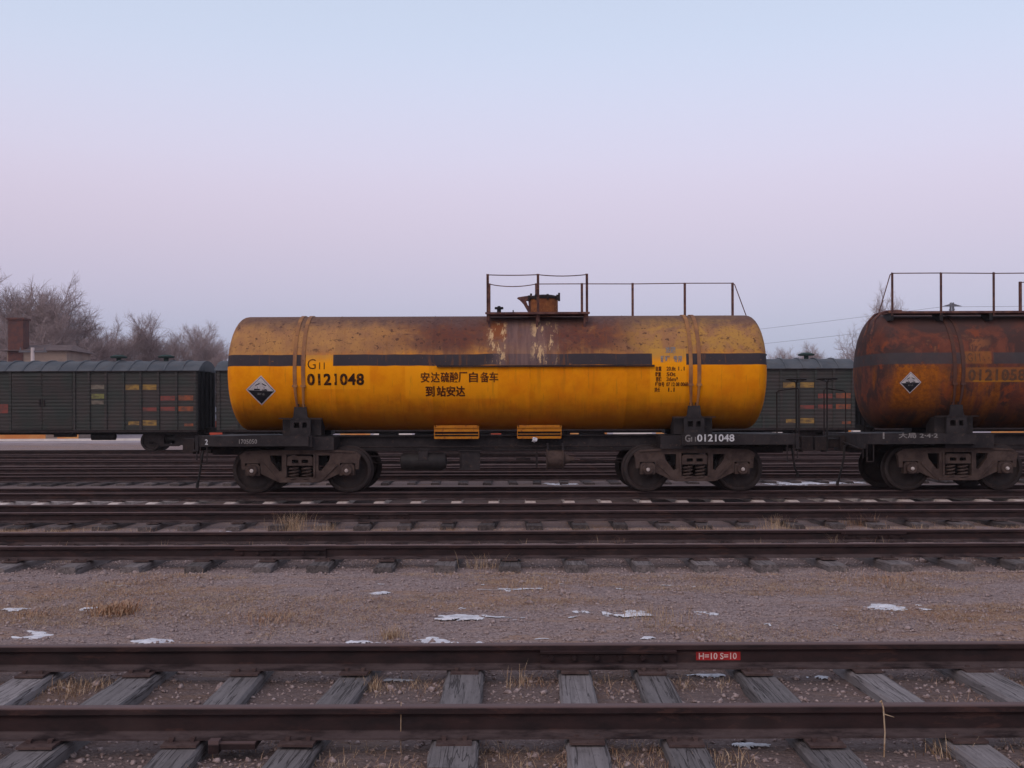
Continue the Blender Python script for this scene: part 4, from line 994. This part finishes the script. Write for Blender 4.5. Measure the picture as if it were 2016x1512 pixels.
# ------------------------------------------------------------------ snow, stones, dry grass
def gp(px, py, z=-.20):     # photo pixel -> ground point
    Y = 2248 * (CAM_H - z) / (py - 820); return (px - 1008) * Y / 2248, Y
def snow(px, py, w_px, h_px, label, seed):
    x0, y0 = gp(px, py); p = 2248 / y0; rx = w_px / p / 2; ry = max(.04, (h_px / 2) * y0 * y0 / (2248 * 1.9))
    c = max(.010, rx / 75); nx_, ny_ = int(2.6 * rx / c) + 2, int(2.6 * ry / c) + 2
    gx_, gy_ = np.meshgrid(x0 + (np.arange(nx_) - nx_ / 2) * c, y0 + (np.arange(ny_) - ny_ / 2) * c)
    d = np.sqrt(((gx_ - x0) / rx) ** 2 + ((gy_ - y0) / ry) ** 2)
    m = .78 - d + (fbm(gx_ * 1.6 / rx * .7 + seed * 7.7, gy_ * 1.1 / ry * .7 + seed * 3.1, 4) - .47) * 2.6 + (fbm(gx_ * 9 + seed, gy_ * 18, 3) - .44) * 2.4
    z = ground_h(gx_, gy_) * .30 + (ground_h(np.full_like(gx_, x0), np.full_like(gx_, y0)) * .70) + np.clip(m, -.3, .5) * .020 + .003
    ok = m > -.05; ids = np.arange(nx_ * ny_).reshape(ny_, nx_)
    q = ok[:-1, :-1] & ok[1:, :-1] & ok[:-1, 1:] & ok[1:, 1:]
    F = np.stack([ids[:-1, :-1][q], ids[:-1, 1:][q], ids[1:, 1:][q], ids[1:, :-1][q]], 1)
    if not len(F): return
    u, inv = np.unique(F, return_inverse=True); V = np.stack([gx_.ravel(), gy_.ravel(), z.ravel()], 1)[u]
    tag(link('snow_patch', np_mesh('snow_patch', V, inv.reshape(-1, 4), M['snow'], True)), label, 'snow', 'leftover snow patches')
for i, a in enumerate(((72, 1245, 66, 20, 'brightest snow patch, low at the left in front of the near rail'), (20, 1198, 56, 8, 'thin snow strip at the left photo edge'), (172, 1193, 28, 9, 'small snow patch left of a brown grass tuft'),
                       (232, 1205, 20, 5, 'tiny snow dot right under a brown grass tuft'), (285, 1256, 110, 10, 'broken snow strip behind the near rail at left'), (745, 1164, 36, 5, 'single snow sliver in the middle of the gravel strip'),
                       (905, 1194, 20, 6, 'little snow dot above the middle of the gravel strip'), (915, 1212, 90, 12, 'ragged snow patch among straw in the middle'), (720, 1258, 66, 10, 'snow strip hugging the near rail left of centre'),
                       (855, 1256, 84, 14, 'wide snow patch hugging the near rail at centre'), (940, 1260, 30, 6, 'small snow patch at the near rail right of the wide one'), (1245, 1207, 90, 13, 'long snow patch right of centre with straw before it'),
                       (1265, 1253, 42, 6, 'snow sliver above the bolted rail joint'), (1395, 1204, 60, 8, 'faint snow traces right of the long patch'), (1770, 1196, 110, 18, 'largest right hand snow patch'),
                       (1150, 1200, 36, 5, 'thin snow trace left of the long patch'), (780, 1326, 60, 7, 'snow under the far rail of the nearest track, left of centre'), (1380, 1323, 90, 7, 'snow under the red marked rail'),
                       (1615, 1322, 40, 7, 'snow under the far rail at right'), (1480, 1461, 70, 6, 'snow under the front rail at right'), (445, 1043, 34, 6, 'snow speck behind the second track at left'),
                       (1100, 952, 60, 6, 'snow under the tank car between its bogies'), (1600, 952, 190, 8, 'snow strip on the ballast between the tank cars'), (1000, 1160, 22, 3, 'tiny snow fleck high on the gravel strip'))):
    snow(*a, seed=i + 3)

fx_, fy_ = np.meshgrid(np.arange(-5.6, 5.6, .016), np.arange(7.55, 11.3, .022))
mk_ = fbm(fx_ * .5 + 40, fy_ * 1.2 + 11, 3) * .6 + fbm(fx_ * 4 + 9, fy_ * 9 + 2, 3) * .7
ok = mk_ > np.percentile(mk_, 99.55); ids = np.arange(fx_.size).reshape(fx_.shape); q = ok[:-1, :-1] & ok[1:, :-1] & ok[:-1, 1:] & ok[1:, 1:]
F_ = np.stack([ids[:-1, :-1][q], ids[:-1, 1:][q], ids[1:, 1:][q], ids[1:, :-1][q]], 1); u_, inv_ = np.unique(F_, return_inverse=True)
tag(link('snow_flecks', np_mesh('snow_flecks', np.stack([fx_.ravel(), fy_.ravel(), ground_h(fx_, fy_).ravel() + .006], 1)[u_], inv_.reshape(-1, 4), M['snow'], True)), kind='stuff')
def blades(cx, cy, n, spread, hmin, hmax, lean, r, wid=.0022, aniso=1.):
    x = cx + r.normal(0, spread, n); y = cy + r.normal(0, spread * aniso, n); h = r.uniform(hmin, hmax, n)
    az = r.uniform(0, 6.283, n); ln = np.abs(r.normal(lean, lean * .5, n)) * h; z = ground_h(x, y) - .01
    dx, dy = np.cos(az) * ln, np.sin(az) * ln; wx, wy = -np.sin(az) * wid + .0 , np.cos(az) * wid
    wx = np.where(np.abs(wx) < .4 * wid, wid * .6, wx)
    P = np.stack([np.stack([x - wx, y - wy, z], 1), np.stack([x + wx, y + wy, z], 1),
                  np.stack([x + dx * .45 + wx * .7, y + dy * .45 + wy * .7, z + h * .62], 1), np.stack([x + dx * .45 - wx * .7, y + dy * .45 - wy * .7, z + h * .62], 1),
                  np.stack([x + dx + wx * .15, y + dy, z + h * .88], 1), np.stack([x + dx - wx * .15, y + dy, z + h * .88], 1)], 1)
    b = (np.arange(n) * 6)[:, None]
    F = np.concatenate([b + np.array([[0, 1, 2, 3]]), b + np.array([[3, 2, 4, 5]])], 0)
    return P.reshape(-1, 3), F
def grass_obj(name, sets, mat):
    V, F, o = [], [], 0
    for v, f in sets: V.append(v); F.append(f + o); o += len(v)
    return link(name, np_mesh(name, np.concatenate(V), np.concatenate(F), mat))
# matted dry grass over the gravel strips, in patches
sets, sets2 = [], []
def scatter(n, x0, x1, y0, y1, thr):
    x = rng.uniform(x0, x1, n); y = rng.uniform(y0, y1, n)
    m = fbm(x * .55 + 3, y * 1.3 + 9, 4); return [(a, b) for a, b, c in zip(x, y, m) if c > thr]
def fits(x, y): return abs(x) < y * .47 + 1
for (n, y0, y1, xw, thr) in ((5600, 7.5, 11.8, 6.5, .485), (900, 14.6, 16.7, 9, .47), (420, 5.2, 7.2, 4, .47), (420, 12.6, 14.2, 8, .48), (160, 17.1, 18.6, 10, .5), (300, 3.6, 5.3, 3, .47)):
    for a, b in scatter(n, -xw, xw, y0, y1, thr):
        if not fits(a, b): continue
        flat = y0 in (7.5,)
        (sets if rng.random() < .6 else sets2).append(blades(a, b, int(rng.integers(30, 70)), rng.uniform(.05, .13), .015, rng.uniform(.022, .05) if flat else rng.uniform(.03, .09), 1.6 if flat else 1.1, rng, .0013))
for i in range(75):
    (sets if i % 3 else sets2).append(blades(rng.uniform(-7.5, 7.5), rng.uniform(13.45, 13.95), int(rng.integers(2, 7)), .04, .07, .24, .45, rng, .0024))
for i in range(60):
    (sets if i % 3 else sets2).append(blades(rng.uniform(-8.5, 8.5), rng.uniform(15.3, 16.6), int(rng.integers(6, 22)), .12, .03, .12, .8, rng, .0024))
tag(grass_obj('dry_grass', sets, M['straw']), kind='stuff'); tag(grass_obj('dry_reddish_grass', sets2, M['straw_red']), kind='stuff')
# tufts one can pick out
def tuft(px, py, n, sp, h0, h1, label, mat='straw', lean=.45, z=-.2, wid=.0019, aniso=1.):
    x, y = gp(px, py, z); tag(grass_obj('grass_tuft', [blades(x, y, int(n * 1.6), sp, h0, h1, lean, rng, wid, aniso)], M[mat]), label, 'grass', 'dry grass tufts between the tracks')
tuft(572, 1036, 120, .13, .12, .36, 'tall pale grass tuft behind the second track, left of centre'); tuft(640, 1040, 60, .10, .05, .18, 'low straw beside the tall pale tuft')
tuft(1690, 1030, 130, .16, .10, .30, 'reddish grass tuft behind the second track at right', 'straw_red'); tuft(1530, 1040, 60, .12, .08, .26, 'thin pale tuft behind the second track, right of centre')
tuft(225, 1202, 220, .10, .05, .14, 'brown domed grass tuft on the gravel at left', 'straw_red', .7, wid=.004); tuft(60, 1208, 90, .10, .03, .08, 'flat rusty tuft near the left edge', 'straw_red', 1.0)
tuft(1640, 1078, 14, .06, .12, .30, 'bright stalks leaning between the rails of the second track', 'straw', .5); tuft(1215, 1078, 26, .05, .08, .22, 'reddish sprig between the rails of the second track', 'straw_red', .5)
tuft(960, 1110, 60, .13, .05, .24, 'straw wisps at the sleeper ends near the centre'); tuft(1020, 1340, 12, .05, .05, .20, 'stalks against the rail left of the bolted joint', lean=.3)
tuft(145, 1345, 110, .11, .03, .10, 'thick straw between the first sleepers at left', lean=.6); tuft(720, 1345, 36, .05, .05, .12, 'straw tuft beside a sleeper left of centre')
tuft(1440, 1490, 40, .05, .03, .08, 'curled straw below the front rail at right', lean=.9); tuft(1865, 1480, 60, .06, .04, .12, 'dark straw at the front rail near the right edge', lean=.8)
tuft(1290, 1212, 160, .16, .03, .11, 'straw in front of the long snow patch'); tuft(1740, 1140, 140, .20, .03, .10, 'wide straw clump right of centre below the sleeper ends', 'straw_red', .8)
tuft(525, 1215, 160, .14, .03, .09, 'low orange straw clump left of centre', 'straw_red', .9); tuft(770, 1250, 120, .07, .03, .12, 'straw between two snow patches at the near rail')
tuft(1040, 1150, 160, .2, .03, .09, 'straw clump in the middle of the gravel strip'); tuft(300, 1140, 160, .22, .03, .08, 'orange straw mat at left below the sleeper ends', 'straw_red', .9)
x, y = gp(1738, 1478); MB().tube([(x, y, -.24), (x + .005, y, -.12), (x - .002, y, 0.0), (x - .012, y, .035), (x - .022, y - .01, .03)], .0035, 5).tube([(x, y, -.03), (x + .05, y, -.045)], [.003, .001], 4).build('dry_stalk', M['straw'])
tag(bpy.data.objects['dry_stalk'], 'single bent stalk standing before the front rail at right', 'grass')
x, y = gp(787, 1470); o = MB().tube([(x, y, -.24), (x, y, -.1), (x + .002, y, .02)], .002, 5).build('dry_stalk', M['straw']); tag(o, 'single upright stalk before the front rail left of centre', 'grass')
# loose stones
n = 42000
sx_ = rng.uniform(-7, 7, n); sy_ = rng.uniform(4.0, 15, n); keep = (np.abs(sx_) < sy_ * .47 + .6); sx_, sy_ = sx_[keep], sy_[keep]; n = len(sx_)
size = rng.gamma(1.9, .0042, n) + .005; sz = ground_h(sx_, sy_)
base = np.array([[1, 0, 0], [-.5, .87, 0], [-.5, -.87, 0], [.3, .2, .75], [-.4, -.1, .65], [0, 0, -.6]])
tri = np.array([[0, 1, 3], [1, 2, 4], [2, 0, 3], [1, 4, 3], [2, 3, 4], [1, 0, 5], [2, 1, 5], [0, 2, 5]])
an = rng.uniform(0, 6.28, n); c, s = np.cos(an), np.sin(an); B = base[None] * (1 + rng.normal(0, .25, (n, 6, 3))) * size[:, None, None]
V = np.stack([B[..., 0] * c[:, None] - B[..., 1] * s[:, None] + sx_[:, None], B[..., 0] * s[:, None] + B[..., 1] * c[:, None] + sy_[:, None], B[..., 2] * .8 + sz[:, None] + size[:, None] * .1], 2)
tag(link('gravel', np_mesh('gravel', V.reshape(-1, 3), (np.arange(n)[:, None, None] * 6 + tri[None]).reshape(-1, 3), M['stone'])), kind='stuff')

# ------------------------------------------------------------------ thin evening haze
hz = MB().box((-4200, -60, -1.4), (4200, 4200, 32)).build('haze', None)
hm = bpy.data.materials.new('haze'); hm.use_nodes = True; ht = hm.node_tree; ht.nodes.clear()
ho = ht.nodes.new('ShaderNodeOutputMaterial'); hv = ht.nodes.new('ShaderNodeVolumePrincipled')
hv.inputs['Color'].default_value = (.92, .90, .96, 1); hv.inputs['Density'].default_value = .0003
ht.links.new(hv.outputs[0], ho.inputs['Volume']); hz.data.materials.append(hm); tag(hz, kind='stuff')
